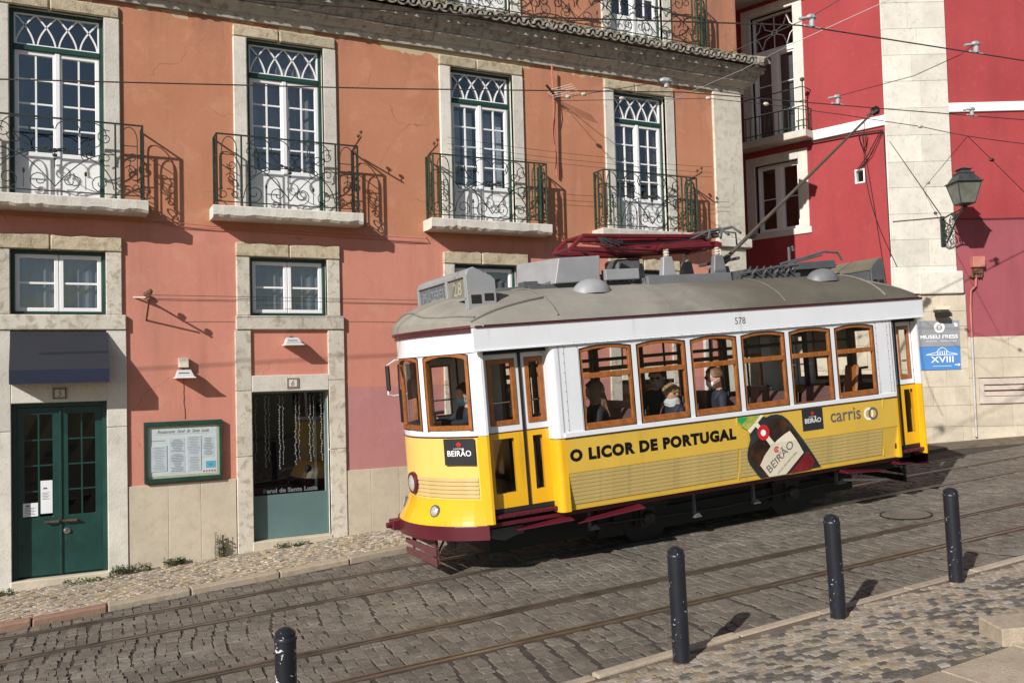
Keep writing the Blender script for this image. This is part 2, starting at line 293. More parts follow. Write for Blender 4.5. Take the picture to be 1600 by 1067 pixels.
# ------------------------------------------------------------------ geometry
class G:
    def __init__(s): s.v = []; s.f = []; s.m = []
    def add(s, vs, fs, mi=0):
        b = len(s.v); s.v.extend(tuple(p) for p in vs)
        for f in fs: s.f.append(tuple(b + i for i in f)); s.m.append(mi)
    def box(s, x0, x1, y0, y1, z0, z1, mi=0, tf=None):
        vs = [(x, y, z) for x in (x0, x1) for y in (y0, y1) for z in (z0, z1)]
        if tf: vs = [tf(*p) for p in vs]
        s.add(vs, [(0, 1, 3, 2), (4, 6, 7, 5), (0, 4, 5, 1), (2, 3, 7, 6), (0, 2, 6, 4), (1, 5, 7, 3)], mi)
    def hexa(s, p, mi=0):   # 4 bottom, 4 top
        s.add(p, [(3, 2, 1, 0), (4, 5, 6, 7), (0, 1, 5, 4), (1, 2, 6, 5), (2, 3, 7, 6), (3, 0, 4, 7)], mi)
    def tube(s, pts, r, n=6, mi=0, closed=False, caps=True, r2=None):
        pts = [Vector(p) for p in pts]; N = len(pts); b = len(s.v); up = None
        for i, p in enumerate(pts):
            if closed: t = pts[(i + 1) % N] - pts[i - 1]
            else: t = pts[min(i + 1, N - 1)] - pts[max(i - 1, 0)]
            if t.length < 1e-9: t = Vector((0, 0, 1))
            t.normalize()
            if up is None: up = Vector((0, 0, 1)) if abs(t.z) < .9 else Vector((1, 0, 0))
            a = t.cross(up)
            if a.length < 1e-6: a = t.orthogonal()
            a.normalize(); up = a.cross(t); up.normalize()
            rr = r if r2 is None else r + (r2 - r) * i / max(1, N - 1)
            for k in range(n):
                an = 2 * math.pi * (k + .5) / n
                s.v.append(tuple(p + a * (rr * math.cos(an)) + up * (rr * math.sin(an))))
        for i in range(N if closed else N - 1):
            j = (i + 1) % N
            for k in range(n):
                k2 = (k + 1) % n
                s.f.append((b + i * n + k, b + i * n + k2, b + j * n + k2, b + j * n + k)); s.m.append(mi)
        if caps and not closed:
            s.f.append(tuple(b + k for k in range(n))[::-1]); s.m.append(mi)
            s.f.append(tuple(b + (N - 1) * n + k for k in range(n))); s.m.append(mi)
    def lathe(s, prof, n=16, mi=0, tf=None, cap=True):   # prof: (r, z)
        b = len(s.v)
        for r, z in prof:
            for k in range(n):
                a = 2 * math.pi * k / n; p = (r * math.cos(a), r * math.sin(a), z)
                s.v.append(tuple(tf(*p)) if tf else p)
        for i in range(len(prof) - 1):
            for k in range(n):
                k2 = (k + 1) % n; s.f.append((b + i * n + k, b + i * n + k2, b + (i + 1) * n + k2, b + (i + 1) * n + k)); s.m.append(mi)
        if cap:
            s.f.append(tuple(b + k for k in range(n))[::-1]); s.m.append(mi)
            e = b + (len(prof) - 1) * n; s.f.append(tuple(e + k for k in range(n))); s.m.append(mi)
    def ball(s, c, r, n=10, mi=0, sc=(1, 1, 1)):
        m = n // 2 + 1
        prof = [(max(1e-4, math.sin(math.pi * i / m)) * r, -math.cos(math.pi * i / m) * r) for i in range(m + 1)]
        s.lathe(prof, n, mi, lambda x, y, z: (c[0] + x * sc[0], c[1] + y * sc[1], c[2] + z * sc[2]))
    def prism(s, poly, mapf, d0, d1, mi=0):              # poly (u, v) extruded from d0 to d1
        n = len(poly); vs = [mapf(u, v, d0) for u, v in poly] + [mapf(u, v, d1) for u, v in poly]
        s.add(vs, [tuple(range(n))[::-1], tuple(range(n, 2 * n))] + [(i, (i + 1) % n, n + (i + 1) % n, n + i) for i in range(n)], mi)
    def mbox(s, mapf, u0, u1, v0, v1, d0, d1, mi=0):
        s.hexa([mapf(u0, v0, d0), mapf(u1, v0, d0), mapf(u1, v0, d1), mapf(u0, v0, d1), mapf(u0, v1, d0), mapf(u1, v1, d0), mapf(u1, v1, d1), mapf(u0, v1, d1)], mi)
    def ring(s, mapf, outer, inner, d0, d1, mi=0):
        n = len(outer)
        vs = [mapf(*p, d1) for p in outer] + [mapf(*p, d1) for p in inner] + [mapf(*p, d0) for p in outer] + [mapf(*p, d0) for p in inner]
        fs = []
        for i in range(n):
            j = (i + 1) % n
            fs += [(i, j, n + j, n + i), (n + i, n + j, 3 * n + j, 3 * n + i), (i, 2 * n + i, 2 * n + j, j), (2 * n + i, 3 * n + i, 3 * n + j, 2 * n + j)]
        s.add(vs, fs, mi)
    def sheet(s, mapf, u0, u1, v0, v1, ops=(), d=0., nu=1, mi=0):
        us = {round(u0 + (u1 - u0) * i / nu, 5) for i in range(nu + 1)}
        for a, b, c, e, ar in ops:
            k = 8 if ar else 1
            us |= {round(a + (b - a) * i / k, 5) for i in range(k + 1)}
        us = sorted(x for x in us if u0 - 1e-6 <= x <= u1 + 1e-6)
        for ua, ub in zip(us, us[1:]):
            um = (ua + ub) / 2
            cur = [(o[2], o) for o in ops if o[0] - 1e-6 < um < o[1] + 1e-6]; cur.sort(key=lambda q: q[0])
            lo = (v0, v0)
            segs = []
            for _, o in cur:
                segs.append((lo, (o[2], o[2])))
                def top(u, o=o):
                    x = (2 * u - o[0] - o[1]) / (o[1] - o[0]); return o[3] + o[4] * (1 - x * x)
                lo = (top(ua), top(ub))
            segs.append((lo, (v1, v1)))
            for (a0, a1), (b0, b1) in segs:
                if b0 - a0 < 1e-5 and b1 - a1 < 1e-5: continue
                s.add([mapf(ua, a0, d), mapf(ub, a1, d), mapf(ub, b1, d), mapf(ua, b0, d)], [(0, 1, 2, 3)], mi)
    def tf(s, f): s.v = [tuple(f(*p)) for p in s.v]; return s
def outline(u0, u1, v0, v1, arch=0., n=8, ins=0.):
    u0 += ins; u1 -= ins; v0 += ins; v1 -= ins
    pts = [(u0, v0), (u1, v0)]
    for i in range(n + 1):
        x = 1 - 2 * i / n; pts.append(((u0 + u1) / 2 + x * (u1 - u0) / 2, v1 + arch * (1 - x * x)))
    return pts
ORG = {}
def obj(name, g, mat, parent=None, bev=0., smooth=False, space=None, seg=1, solid=0.):
    me = bpy.data.meshes.new(name)
    if g.v:
        xs = [p[0] for p in g.v]; ys = [p[1] for p in g.v]; zs = [p[2] for p in g.v]
        c = Vector(((min(xs) + max(xs)) / 2, (min(ys) + max(ys)) / 2, min(zs) if parent is None else (min(zs) + max(zs)) / 2))
    else: c = Vector()
    me.from_pydata([(p[0] - c.x, p[1] - c.y, p[2] - c.z) for p in g.v], [], g.f)
    mats = mat if isinstance(mat, (list, tuple)) else [mat]
    for m in mats: me.materials.append(MAT[m] if isinstance(m, str) else m)
    if len(mats) > 1: me.polygons.foreach_set('material_index', g.m)
    me.validate(); me.update()
    if smooth:
        me.polygons.foreach_set('use_smooth', [True] * len(me.polygons)); me.set_sharp_from_angle(angle=R(38))
    o = bpy.data.objects.new(name, me); col.objects.link(o)
    if parent is not None:
        o.parent = parent; o.location = c - ORG[parent.name]
    else: o.location = c
    ORG[o.name] = c
    if bev:
        b = o.modifiers.new('bevel', 'BEVEL'); b.width = bev; b.segments = seg; b.limit_method = 'ANGLE'; b.angle_limit = R(50)
    return o
def thing(name, label, cat, loc=(0, 0, 0), group=None, mat=None):
    o = bpy.data.objects.new(name, None); col.objects.link(o); o.empty_display_size = .2
    if mat is None: o.location = loc; ORG[o.name] = Vector(loc)
    else: o.matrix_world = mat; ORG[o.name] = Vector()
    return tag(o, label, cat, group)
def tag(o, label, cat, group=None):
    o['label'] = label; o['category'] = cat
    if group: o['group'] = group
    return o
def struct(o): o['kind'] = 'structure'; return o
def text_g(body, size=.1, off=0., shear=0., align='LEFT', spacing=1., wid=None, hei=None, depth=.0):
    cu = bpy.data.curves.new('lettering', 'FONT'); cu.body = body; cu.size = size; cu.offset = off; cu.shear = shear
    cu.space_character = spacing; cu.resolution_u = 3; cu.extrude = depth
    o = bpy.data.objects.new('lettering', cu); col.objects.link(o); bpy.context.view_layer.update()
    dg = bpy.context.evaluated_depsgraph_get(); me = o.evaluated_get(dg).to_mesh()
    vs = [tuple(v.co) for v in me.vertices]; fs = [tuple(p.vertices) for p in me.polygons]
    o.evaluated_get(dg).to_mesh_clear(); bpy.data.objects.remove(o); bpy.data.curves.remove(cu)
    x0 = min(v[0] for v in vs); x1 = max(v[0] for v in vs); y0 = min(v[1] for v in vs); y1 = max(v[1] for v in vs)
    sx = (wid / (x1 - x0)) if wid else 1; sy = (hei / (y1 - y0)) if hei else (sx if wid else 1)
    ox = {'LEFT': x0, 'CENTER': (x0 + x1) / 2}[align]
    g = G(); g.add([((v[0] - ox) * sx, (v[1] - y0) * sy, v[2]) for v in vs], fs); return g
def text_on(name, body, mapf, u, v, mat, parent, d=.002, rot=0., **kw):
    g = text_g(body, **kw); c, s_ = math.cos(rot), math.sin(rot)
    g.tf(lambda x, y, z: mapf(u + x * c - y * s_, v + x * s_ + y * c, d + z))
    return obj(name, g, mat, parent)
def sweep_spiral(cx, cy, r0, a0, turns, r1f=.25, n=14):
    pts = []
    for i in range(n + 1):
        t = i / n; a = a0 + turns * 2 * math.pi * t; r = r0 * (1 + (r1f - 1) * t)
        pts.append((cx + r * math.cos(a), cy + r * math.sin(a)))
    return pts
def arc(cx, cy, rx, ry, a0, a1, n=12):
    return [(cx + rx * math.cos(R(a0 + (a1 - a0) * i / n)), cy + ry * math.sin(R(a0 + (a1 - a0) * i / n))) for i in range(n + 1)]
def bez(p0, p1, p2, p3, n=12):
    out = []
    for i in range(n + 1):
        t = i / n; q = 1 - t
        out.append(tuple(q ** 3 * a + 3 * q * q * t * b + 3 * q * t * t * c + t ** 3 * d for a, b, c, d in zip(p0, p1, p2, p3)))
    return out
# ------------------------------------------------------------------ ground plane of the sloping street
G0, SX, SY = -2.5387, .0582, -.0017
def gz(x, y): return G0 + SX * x + SY * y
TH = -.0408; CT, CN = 10.255, 7.660
TD = (math.cos(TH), math.sin(TH)); TN = (-TD[1], TD[0])
def road(s, c, h=0.):   # s along the tracks, c across
    x = TD[0] * s + TN[0] * c; y = TD[1] * s + TN[1] * c
    return (x, y, gz(x, y) + h)
def inview(p, m=0.03):
    p = Vector(p); z = p.dot(F)
    if z < .3: return False
    k = 1391.83 / z; x = p.dot(RT) * k; y = p.dot(U) * k
    return abs(x) < 800 * (1 + m) and abs(y) < 533 * (1 + m)
# ================================================================== ground
def ground_sheet(name, pts, h, mat, thick=0.):
    g = G(); n = len(pts)
    g.add([(x, y, gz(x, y) + h) for x, y in pts], [tuple(range(n))])
    if thick:
        g.add([(x, y, gz(x, y) + h) for x, y in pts] + [(x, y, gz(x, y) + h - thick) for x, y in pts], [(i, (i + 1) % n, n + (i + 1) % n, n + i) for i in range(n)])
    return struct(obj(name, g, mat))
road_o = ground_sheet('road', [(-14, -9), (34, -9), (34, 24), (-14, 24)], -.010, 'road_base')
def kerb_y(x): return 11.10 + .062 * x if x < 5.5 else 11.44 + .03 * (x - 5.5)
FP = .055
far_pave = ground_sheet('pavement', [(-6, kerb_y(-6) + .1)] + [(x, kerb_y(x) + .1) for x in (0, 5.5, 11.5)] + [(11.6, 13.2), (-6, 13.2)], FP - .012, 'grout', .06)
alley_pave = ground_sheet('pavement', [(11.6, kerb_y(11.6) + .1), (15.3, 11.75), (19.6, 9.62), (21, 10.2), (19, 15), (14, 21), (11.6, 21)], FP - .012, 'grout', .06)
near_pave = ground_sheet('pavement', [(-4, -6), (16, -6), (16, 5.71), (9, 5.76), (6.5, 5.86), (3, 5.74), (-4, 5.6)], .081, 'grout', .08)
# unit setts: top face at z = 0, bevelled and uneven; a few shapes shared by all copies
def sett_variants(name, mats, n, dome=.012):
    out = []
    for mt in mats:
        row = []
        for k in range(n):
            q = lambda a: a * rnd.uniform(.87, 1.07)
            b = [(-q(.5), -q(.5)), (q(.5), -q(.5)), (q(.5), q(.5)), (-q(.5), q(.5))]
            vs = [(x, y, -.05) for x, y in b] + [(x * .97, y * .97, -.006 - rnd.uniform(0, .004)) for x, y in b] + [(x * .90, y * .90, rnd.uniform(-dome * .3, dome * .22)) for x, y in b]
            fs = [(4 * i + a, 4 * i + (a + 1) % 4, 4 * i + 4 + (a + 1) % 4, 4 * i + 4 + a) for i in (0, 1) for a in range(4)] + [(8, 9, 10, 11)]
            me = bpy.data.meshes.new(name); me.from_pydata(vs, [], fs); me.materials.append(MAT[mt]); me.update(); row.append(me)
            me.polygons.foreach_set('use_smooth', [False] * 9)
        out.append(row)
    return out
def lay(stones, kinds, parent, name, kind_mats, most=300):
    """stones: (pos, angle, width, length, kind, variant); the largest in view become objects, the rest one mesh"""
    key = sorted(range(len(stones)), key=lambda i: (not inview(stones[i][0], -.005), Vector(stones[i][0]).length))
    singles = set(key[:most]); g = G(); sm = []
    tilt = Matrix(((1, 0, 0), (0, 1, 0), (SX, SY, 1)))
    for i, (p, a, wd, ln, kd, vr) in enumerate(stones):
        me = kinds[kd][vr]
        if i in singles:
            o = bpy.data.objects.new(name, me); col.objects.link(o); o.parent = parent
            o.location = Vector(p) - ORG[parent.name]; o.scale = (wd, ln, 1)
            o.rotation_euler = (math.atan(SY) + rnd.uniform(-.016, .016), -math.atan(SX) + rnd.uniform(-.016, .016), a)
        elif inview(p, .35):
            c, s_ = math.cos(a), math.sin(a); t1, t2 = rnd.uniform(-.018, .018), rnd.uniform(-.018, .018)
            vs = []
            for v in me.vertices:
                x, y = v.co.x * wd, v.co.y * ln; X, Y = x * c - y * s_, x * s_ + y * c
                vs.append((p[0] + X, p[1] + Y, p[2] + v.co.z + X * (SX + t1) + Y * (SY + t2)))
            g.add(vs, [tuple(f.vertices) for f in me.polygons], kd)
    if g.v:
        o = obj(name, g, kind_mats, parent, smooth=False); o['kind'] = 'stuff'
        o.data.polygons.foreach_set('use_smooth', [False] * len(o.data.polygons))
    return o
V1 = sett_variants('sett', ['sett'], 14, .010)
st = []
def blocked(c):
    return any(abs(c - r) < .068 for r in (CT - .45, CT + .45, CN - .45, CN + .45))
def strips():
    e = [5.3]
    for r in (CN - .45, CN + .45, CT - .45, CT + .45): e += [r - .074, r + .070]
    e += [11.6]; return [(e[i], e[i + 1]) for i in range(0, len(e), 2)]
for (c0, c1) in strips():
    s = -3.2; between = .7 < c1 - c0 < .85
    while s < 19:
        wd = rnd.uniform(.085, .125); n = max(1, round((c1 - c0) / rnd.uniform(.10, .145)))
        if between: n = rnd.choice((5, 6, 6))
        cuts = [c0 + (c1 - c0) * (i + (rnd.uniform(-.16, .16) if 0 < i < n else 0)) / n for i in range(n + 1)]
        skew = rnd.uniform(-.02, .02)
        for i in range(n):
            c = (cuts[i] + cuts[i + 1]) / 2
            p = road(s + wd / 2 + skew * (c - c0) + .07 * math.sin(c * 2.6 + s * .5) * (not between) + rnd.uniform(-.014, .014), c, rnd.uniform(-.006, .005))
            if not (p[1] > kerb_y(p[0]) - .05 or p[1] < (5.60 if p[0] < 3 else 5.74)) and inview(p, .35) and p[0] < 22:
                st.append((p, TH + rnd.uniform(-.09, .09), wd * 1.0, (cuts[i + 1] - cuts[i]) * 1.0, 0, rnd.randrange(14)))
        s += wd
lay(st, V1, road_o, 'cobble', ['sett'])
# limestone setts of the pavement under the houses, laid on the diagonal
V2 = sett_variants('small_sett', ['sett_l'], 10, .02)
st = []; a0 = .42
for i in range(-60, 190):
    for j in range(-60, 190):
        u, v = i * .088, j * .064 + (i % 2) * .03
        x = -1.5 + u * math.cos(a0) - v * math.sin(a0); y = 11.0 + u * math.sin(a0) + v * math.cos(a0)
        if kerb_y(x) + .17 < y < 12.89 and -1.3 < x < 8:
            st.append(((x + rnd.uniform(-.006, .006), y + rnd.uniform(-.006, .006), gz(x, y) + FP + rnd.uniform(-.008, .006)), a0 + rnd.uniform(-.12, .12), .086, .062, 0, rnd.randrange(10)))
lay(st, V2, far_pave, 'sett', ['sett_l'])
# light and grey setts of the pavement with the bollards
V3 = sett_variants('small_sett', ['sett_m', 'sett_d'], 10, .016)
st = []; a0 = -.16
blob = [(rnd.uniform(2, 10), rnd.uniform(3, 5.8), rnd.uniform(.12, .38)) for _ in range(60)]
for i in range(0, 135):
    for j in range(-50, 84):
        u, v = i * .080 + (j % 2) * .040, j * .056
        x = 2.3 + u * math.cos(a0) - v * math.sin(a0); y = 3.6 + u * math.sin(a0) + v * math.cos(a0)
        if x > 10.5 or y < 2.6 or y > (5.66 if x < 6 else 5.70 - .02 * (x - 6)): continue
        if x > 5.2 and y < 4.36 - .0 * x: continue
        p = (x + rnd.uniform(-.007, .007), y + rnd.uniform(-.006, .006), gz(x, y) + .092 + rnd.uniform(-.007, .005))
        if not inview(p, .3): continue
        near = sum(1 for bx, by, br in blob if (x - bx) ** 2 + ((y - by) * 1.6) ** 2 < br * br)
        strip = y > 5.45
        kd = 1 if rnd.random() < (.12 if strip else (.60 if near else .28)) else 0
        st.append((p, a0 + rnd.uniform(-.1, .1), 0.081 * rnd.uniform(.9, 1.0), .055, kd, rnd.randrange(10)))
lay(st, V3, near_pave, 'sett', ['sett_m', 'sett_d'])
# kerb stones
def kerbs(parent, x0, x1, fy, wd, h, lens, redx=None, hh=.14):
    x = x0
    while x < x1:
        L = rnd.choice(lens); xe = min(x + L, x1); g = G(); y0, y1 = fy(x), fy(xe); e = rnd.uniform(-.008, .008)
        p = [(x + .008, y0, gz(x, y0) + h - hh), (xe - .008, y1, gz(xe, y1) + h - hh), (xe - .008, y1 + wd, gz(xe, y1) + h - hh), (x + .008, y0 + wd, gz(x, y0) + h - hh)]
        g.hexa(p + [(a, b, c + hh + e) for a, b, c in p])
        obj('kerb_stone', g, 'kerb_red' if redx and redx[0] < (x + xe) / 2 < redx[1] else 'kerb', parent, bev=.014, seg=2)
        x = xe
kerbs(far_pave, -1.25, 11.5, kerb_y, .17, FP + .012, (.75, .9, 1.05, 1.2), (-.9, .2))
kerbs(near_pave, -1.0, 12, lambda x: (5.70 if x < 3 else 5.70 + .055 * min(1, (x - 3) / 2) - .012 * max(0, x - 6.5)), .10, .098, (1.1, 1.4, .9))
# paving slabs and a low stone step in the near corner
for (x0, x1, y0, y1, h, hh, mt) in ((5.42, 6.2, 3.62, 4.30, .104, .08, 'kerb'), (6.22, 7.0, 3.62, 4.30, .103, .08, 'kerb'), (4.66, 5.4, 3.62, 4.30, .105, .08, 'kerb')):
    g = G(); p = [(x0, y0), (x1, y0), (x1, y1), (x0, y1)]
    g.hexa([(x, y, gz(x, y) + h - hh) for x, y in p] + [(x, y, gz(x, y) + h) for x, y in p]); obj('paving_slab', g, mt, near_pave, bev=.006)
g = G(); p = [(6.18, 4.36), (7.6, 3.6), (7.75, 3.95), (6.32, 4.66)]
g.hexa([(x, y, gz(x, y) + .05) for x, y in p] + [(x, y, gz(x, y) + .21) for x, y in p])
tag(obj('stone_step', g, 'kerb', bev=.012), 'low pale stone step edge on the patterned pavement at the corner', 'stone step')
# mortar smears on the setts
def blobsheet(x, y, rx, ry, ang, h, mat, nm, par, seed):
    rr = random.Random(seed); g = G(); n = 22; ring = []
    for i in range(n):
        a = 2 * math.pi * i / n; k = rr.uniform(.6, 1.1); u, v = rx * k * math.cos(a), ry * k * math.sin(a)
        X, Y = x + u * math.cos(ang) - v * math.sin(ang), y + u * math.sin(ang) + v * math.cos(ang); ring.append((X, Y, gz(X, Y) + h))
    g.add(ring, [tuple(range(n))]); return obj(nm, g, mat, par)
for i, (x, y, rx, ry, a) in enumerate(((9.0, 6.15, .22, .16, 0),)):
    blobsheet(x, y, rx, ry, a, .0085, 'mortar', 'mortar_patch', road_o, i)
# tram tracks
def track(c0, label):
    P0 = road(5, c0); t = thing('tram_track', label, 'tram track', P0, 'tram tracks in the street')
    for dc in (-.45, .45):
        g = G()
        for a, b, hh, mi in ((-.062, -.012, .010, 0), (-.012, .030, -.014, 1), (.030, .054, .007, 0)):
            vs = []; N = 24
            for i in range(N + 1):
                s = -12 + 46 * i / N
                for c in (a, b):
                    sg = 1 if dc > 0 else -1
                    vs += [road(s, c0 + dc - sg * c, hh), road(s, c0 + dc - sg * c, hh - .06)]
            fs = []
            for i in range(N):
                k = 4 * i; fs += [(k, k + 4, k + 6, k + 2), (k, k + 1, k + 5, k + 4), (k + 2, k + 6, k + 7, k + 3)]
            g.add(vs, fs, mi)
        obj('rail', g, ['rail', 'groove'], t)
    return t
track(CT, 'grooved steel tram track running under the yellow tram, beside the house pavement')
track(CN, 'empty grooved steel tram track between the tram and the bollards')
# manhole
g = G(); cx, cy = 9.84, 8.23
def disc(r0, r1, h, n=28, mi=0):
    vs = []
    for i in range(n):
        a = 2 * math.pi * i / n
        for r in (r0, r1): x, y = cx + r * math.cos(a), cy + r * math.sin(a); vs.append((x, y, gz(x, y) + h))
    g.add(vs, [(2 * i, 2 * i + 1, (2 * i + 3) % (2 * n), (2 * i + 2) % (2 * n)) for i in range(n)], mi)
mh = thing('manhole_cover', 'round sett-filled manhole cover with a dark iron rim in the street', 'manhole cover', (cx, cy, gz(cx, cy)))
disc(.305, .325, .017); obj('rim', g, 'groove', mh)
g = G(); disc(.001, .298, .014); obj('cover', g, 'sett', mh)
# ================================================================== salmon house
D = 12.915
def fm(u, v, d): return (u, D - d, v)
house = thing('house', 'salmon pink old town house with stone window surrounds and iron balconies behind the tram', 'house', (5.2, D, -2.4))
XW = [-.620, 2.343, 5.493, 8.569]; WW = 1.1
Z5 = -.2; ops = []
for i, x in enumerate(XW):
    ops.append((x, x + WW, 2.45, 4.9135, 0)); ops.append((x, x + WW, .93, 1.765, 0))
    ops.append((x, x + WW, -2.7, (-.20 if i == 0 else -.15), 0))
for i in (2, 3): ops.append((XW[i], XW[i] + WW, 5.80, 8.6, 0))
g = G(); g.sheet(fm, -5, 11.40, -3.2, 13, ops)
g.add([(11.40, D, -3.2), (11.40, D + 9, -3.2), (11.40, D + 9, 13), (11.40, D, 13)], [(0, 1, 2, 3)])
g.add([(-5, D, 13), (11.4, D, 13), (11.4, D + 9, 13), (-5, D + 9, 13)], [(0, 1, 2, 3)])
obj('wall', g, 'salmon', house)
g = G(); g.sheet(fm, -5, 11.3, -3.2, 9.4, (), -.75); obj('inner_wall', g, 'dark', house)
def reveal(g, u0, u1, v0, v1, d0, d1, t=.001, bottom=True):
    g.add([fm(u0, v0, d1), fm(u0, v1, d1), fm(u0, v1, d0), fm(u0, v0, d0)], [(0, 1, 2, 3)])
    g.add([fm(u1, v0, d1), fm(u1, v1, d1), fm(u1, v1, d0), fm(u1, v0, d0)], [(3, 2, 1, 0)])
    g.add([fm(u0, v1, d1), fm(u1, v1, d1), fm(u1, v1, d0), fm(u0, v1, d0)], [(0, 1, 2, 3)])
    if bottom: g.add([fm(u0, v0, d1), fm(u1, v0, d1), fm(u1, v0, d0), fm(u0, v0, d0)], [(3, 2, 1, 0)])
def slabp(name, parent, u0, u1, v0, v1, d0, d1, mat, bev=.012, poly=None):
    g = G()
    if poly: g.prism(poly, fm, d0, d1)
    else: g.mbox(fm, u0, u1, v0, v1, d0, d1)
    return obj(name, g, mat, parent, bev=bev)
SD = .035
def surround(i, top=5.09, bot=2.42, v1=4.9135):
    x = XW[i]; sx0, sx1 = x - .19, x + WW + .2
    s = obj('window_surround', (lambda g: (reveal(g, x, x + WW, bot, v1, -.25, SD - .004), g)[1])(G()), 'stone_w', house)
    slabp('jamb', s, sx0, x, bot, v1, -.05, SD, 'stone_w'); slabp('jamb', s, x + WW, sx1, bot, v1, -.05, SD, 'stone_w')
    mid = x + WW * .42
    slabp('lintel', s, sx0, mid - .003, v1, top, -.05, SD + .005, 'stone_rough', .02); slabp('lintel', s, mid + .003, sx1, v1, top, -.05, SD + .004, 'stone_rough', .02)
def panes(parent, mapf, u0, u1, v0, v1, nu, nv, d, bar=.022, mat='glass_h', wood='white', names='pane', bars=True):
    gb = G()
    if bars:
        for i in range(1, nu): x = u0 + (u1 - u0) * i / nu; gb.mbox(mapf, x - bar / 2, x + bar / 2, v0, v1, d - .014, d + .016)
        for j in range(1, nv): y = v0 + (v1 - v0) * j / nv; gb.mbox(mapf, u0, u1, y - bar / 2, y + bar / 2, d - .012, d + .013)
        if gb.v: obj('glazing_bars', gb, wood, parent)
    for i in range(nu):
        for j in range(nv):
            a, b = u0 + (u1 - u0) * i / nu, u0 + (u1 - u0) * (i + 1) / nu; c, e = v0 + (v1 - v0) * j / nv, v0 + (v1 - v0) * (j + 1) / nv
            q = [mapf(a, c, d), mapf(b, c, d), mapf(b, e, d), mapf(a, e, d)]
            t = rnd.uniform(-.003, .003); q = [mapf(a, c, d + t), mapf(b, c, d - t), mapf(b, e, d + t * .6), mapf(a, e, d - t * .6)]
            gp = G(); gp.add([q[0], q[1], q[2]] + [q[0], q[2], q[3]], [(0, 1, 2), (3, 4, 5)]); obj(names, gp, mat, parent)
def french_window(x, z0, z1, bar_z, pan_z, mapf=fm, parent=house, W=WW, fan='arches', mat='glass_h', nv=4):
    D0 = -.10
    g = G(); e = .05
    g.ring(mapf, outline(x, x + W, z0, z1, 0, 2), outline(x + e, x + W - e, z0 + .01, z1 - e, 0, 2), D0 - .08, D0 + .02)
    g.mbox(mapf, x + e, x + W - e, bar_z - .035, bar_z + .035, D0 - .06, D0 + .03)
    fw = obj('french_window', g, 'green', parent, bev=.006)
    a, b = x + e, x + W - e; fz0, fz1 = bar_z + .035, z1 - e
    g = G(); g.add([mapf(a, fz0, D0 - .02), mapf(b, fz0, D0 - .02), mapf(b, fz1, D0 - .02), mapf(a, fz1, D0 - .02)], [(0, 1, 2, 3)]); obj('fanlight_pane', g, mat, fw)
    g = G(); n = 4; bw = (b - a) / n; H = fz1 - fz0
    for k in range(n):
        for sgn in (1, -1):
            xb = a + bw * k + (.02 if sgn > 0 else bw - .02)
            pts = []
            for i in range(11):
                tt = i / 10; pts.append((xb + sgn * (bw - .01) * tt ** 1.75, fz0 + H * tt))
            g.tube([mapf(u, v, D0 + .0) for u, v in pts], .0135, 4)
    g.ring(mapf, outline(a, b, fz0, fz1, 0, 2), outline(a, b, fz0, fz1, 0, 2, .018), D0 - .03, D0 + .012)
    obj('fanlight_tracery', g, 'white', fw)
    mid = (a + b) / 2; top = bar_z - .035
    for l, (p, q) in enumerate(((a, mid - .004), (mid + .004, b))):
        g = G(); st_ = .052
        g.ring(mapf, outline(p, q, z0 + .01, top, 0, 2), outline(p + st_, q - st_, pan_z, top - .055, 0, 2), D0 - .05, D0 + .004)
        lf = obj('leaf', g, 'white', fw, bev=.005)
        g = G(); g.mbox(mapf, p + st_, q - st_, z0 + .09, pan_z - .0, D0 - .045, D0 - .012); g.mbox(mapf, p + st_ + .05, q - st_ - .05, z0 + .16, pan_z - .08, D0 - .012, D0 - .002)
        obj('bottom_panel', g, 'white', fw, bev=.006)
        panes(fw, mapf, p + st_, q - st_, pan_z, top - .055, 2, nv, D0 - .025, mat=mat)
    g = G(); g.mbox(mapf, mid - .03, mid + .03, z0 + .02, top, D0 + .004, D0 + .02); obj('cover_strip', g, 'white', fw, bev=.006)
    return fw
for i, x in enumerate(XW):
    surround(i); french_window(x, 2.45, 4.9135, 4.415, 3.055)
# brown louvred shutters standing half open behind the fourth window, curtains in the third; the second's grey sheet paints a reflection
g = G()
for a, b in ((8.82, 9.06), (9.38, 9.60)):
    for k in range(34): z = 3.08 + k * .038; g.mbox(fm, a, b, z, z + .028, -.22, -.19)
    g.mbox(fm, a, b, 3.05, 4.36, -.235, -.225)
obj('shutter', g, 'shutter', house)
g = G()
for a, b, c, e in ((5.82, 5.99, 3.06, 4.3), (6.36, 6.52, 3.06, 4.3)): g.mbox(fm, a, b, c, e, -.3, -.29)
obj('curtain', g, 'curtain_w', house)
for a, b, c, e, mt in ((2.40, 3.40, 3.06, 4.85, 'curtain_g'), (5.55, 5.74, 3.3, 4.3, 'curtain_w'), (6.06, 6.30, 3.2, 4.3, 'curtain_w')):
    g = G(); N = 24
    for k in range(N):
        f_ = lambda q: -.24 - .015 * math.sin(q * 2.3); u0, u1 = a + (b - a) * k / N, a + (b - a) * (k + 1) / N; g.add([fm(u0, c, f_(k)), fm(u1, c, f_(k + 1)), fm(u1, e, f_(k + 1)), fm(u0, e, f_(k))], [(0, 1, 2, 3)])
    obj('curtain', g, mt, house, smooth=True)
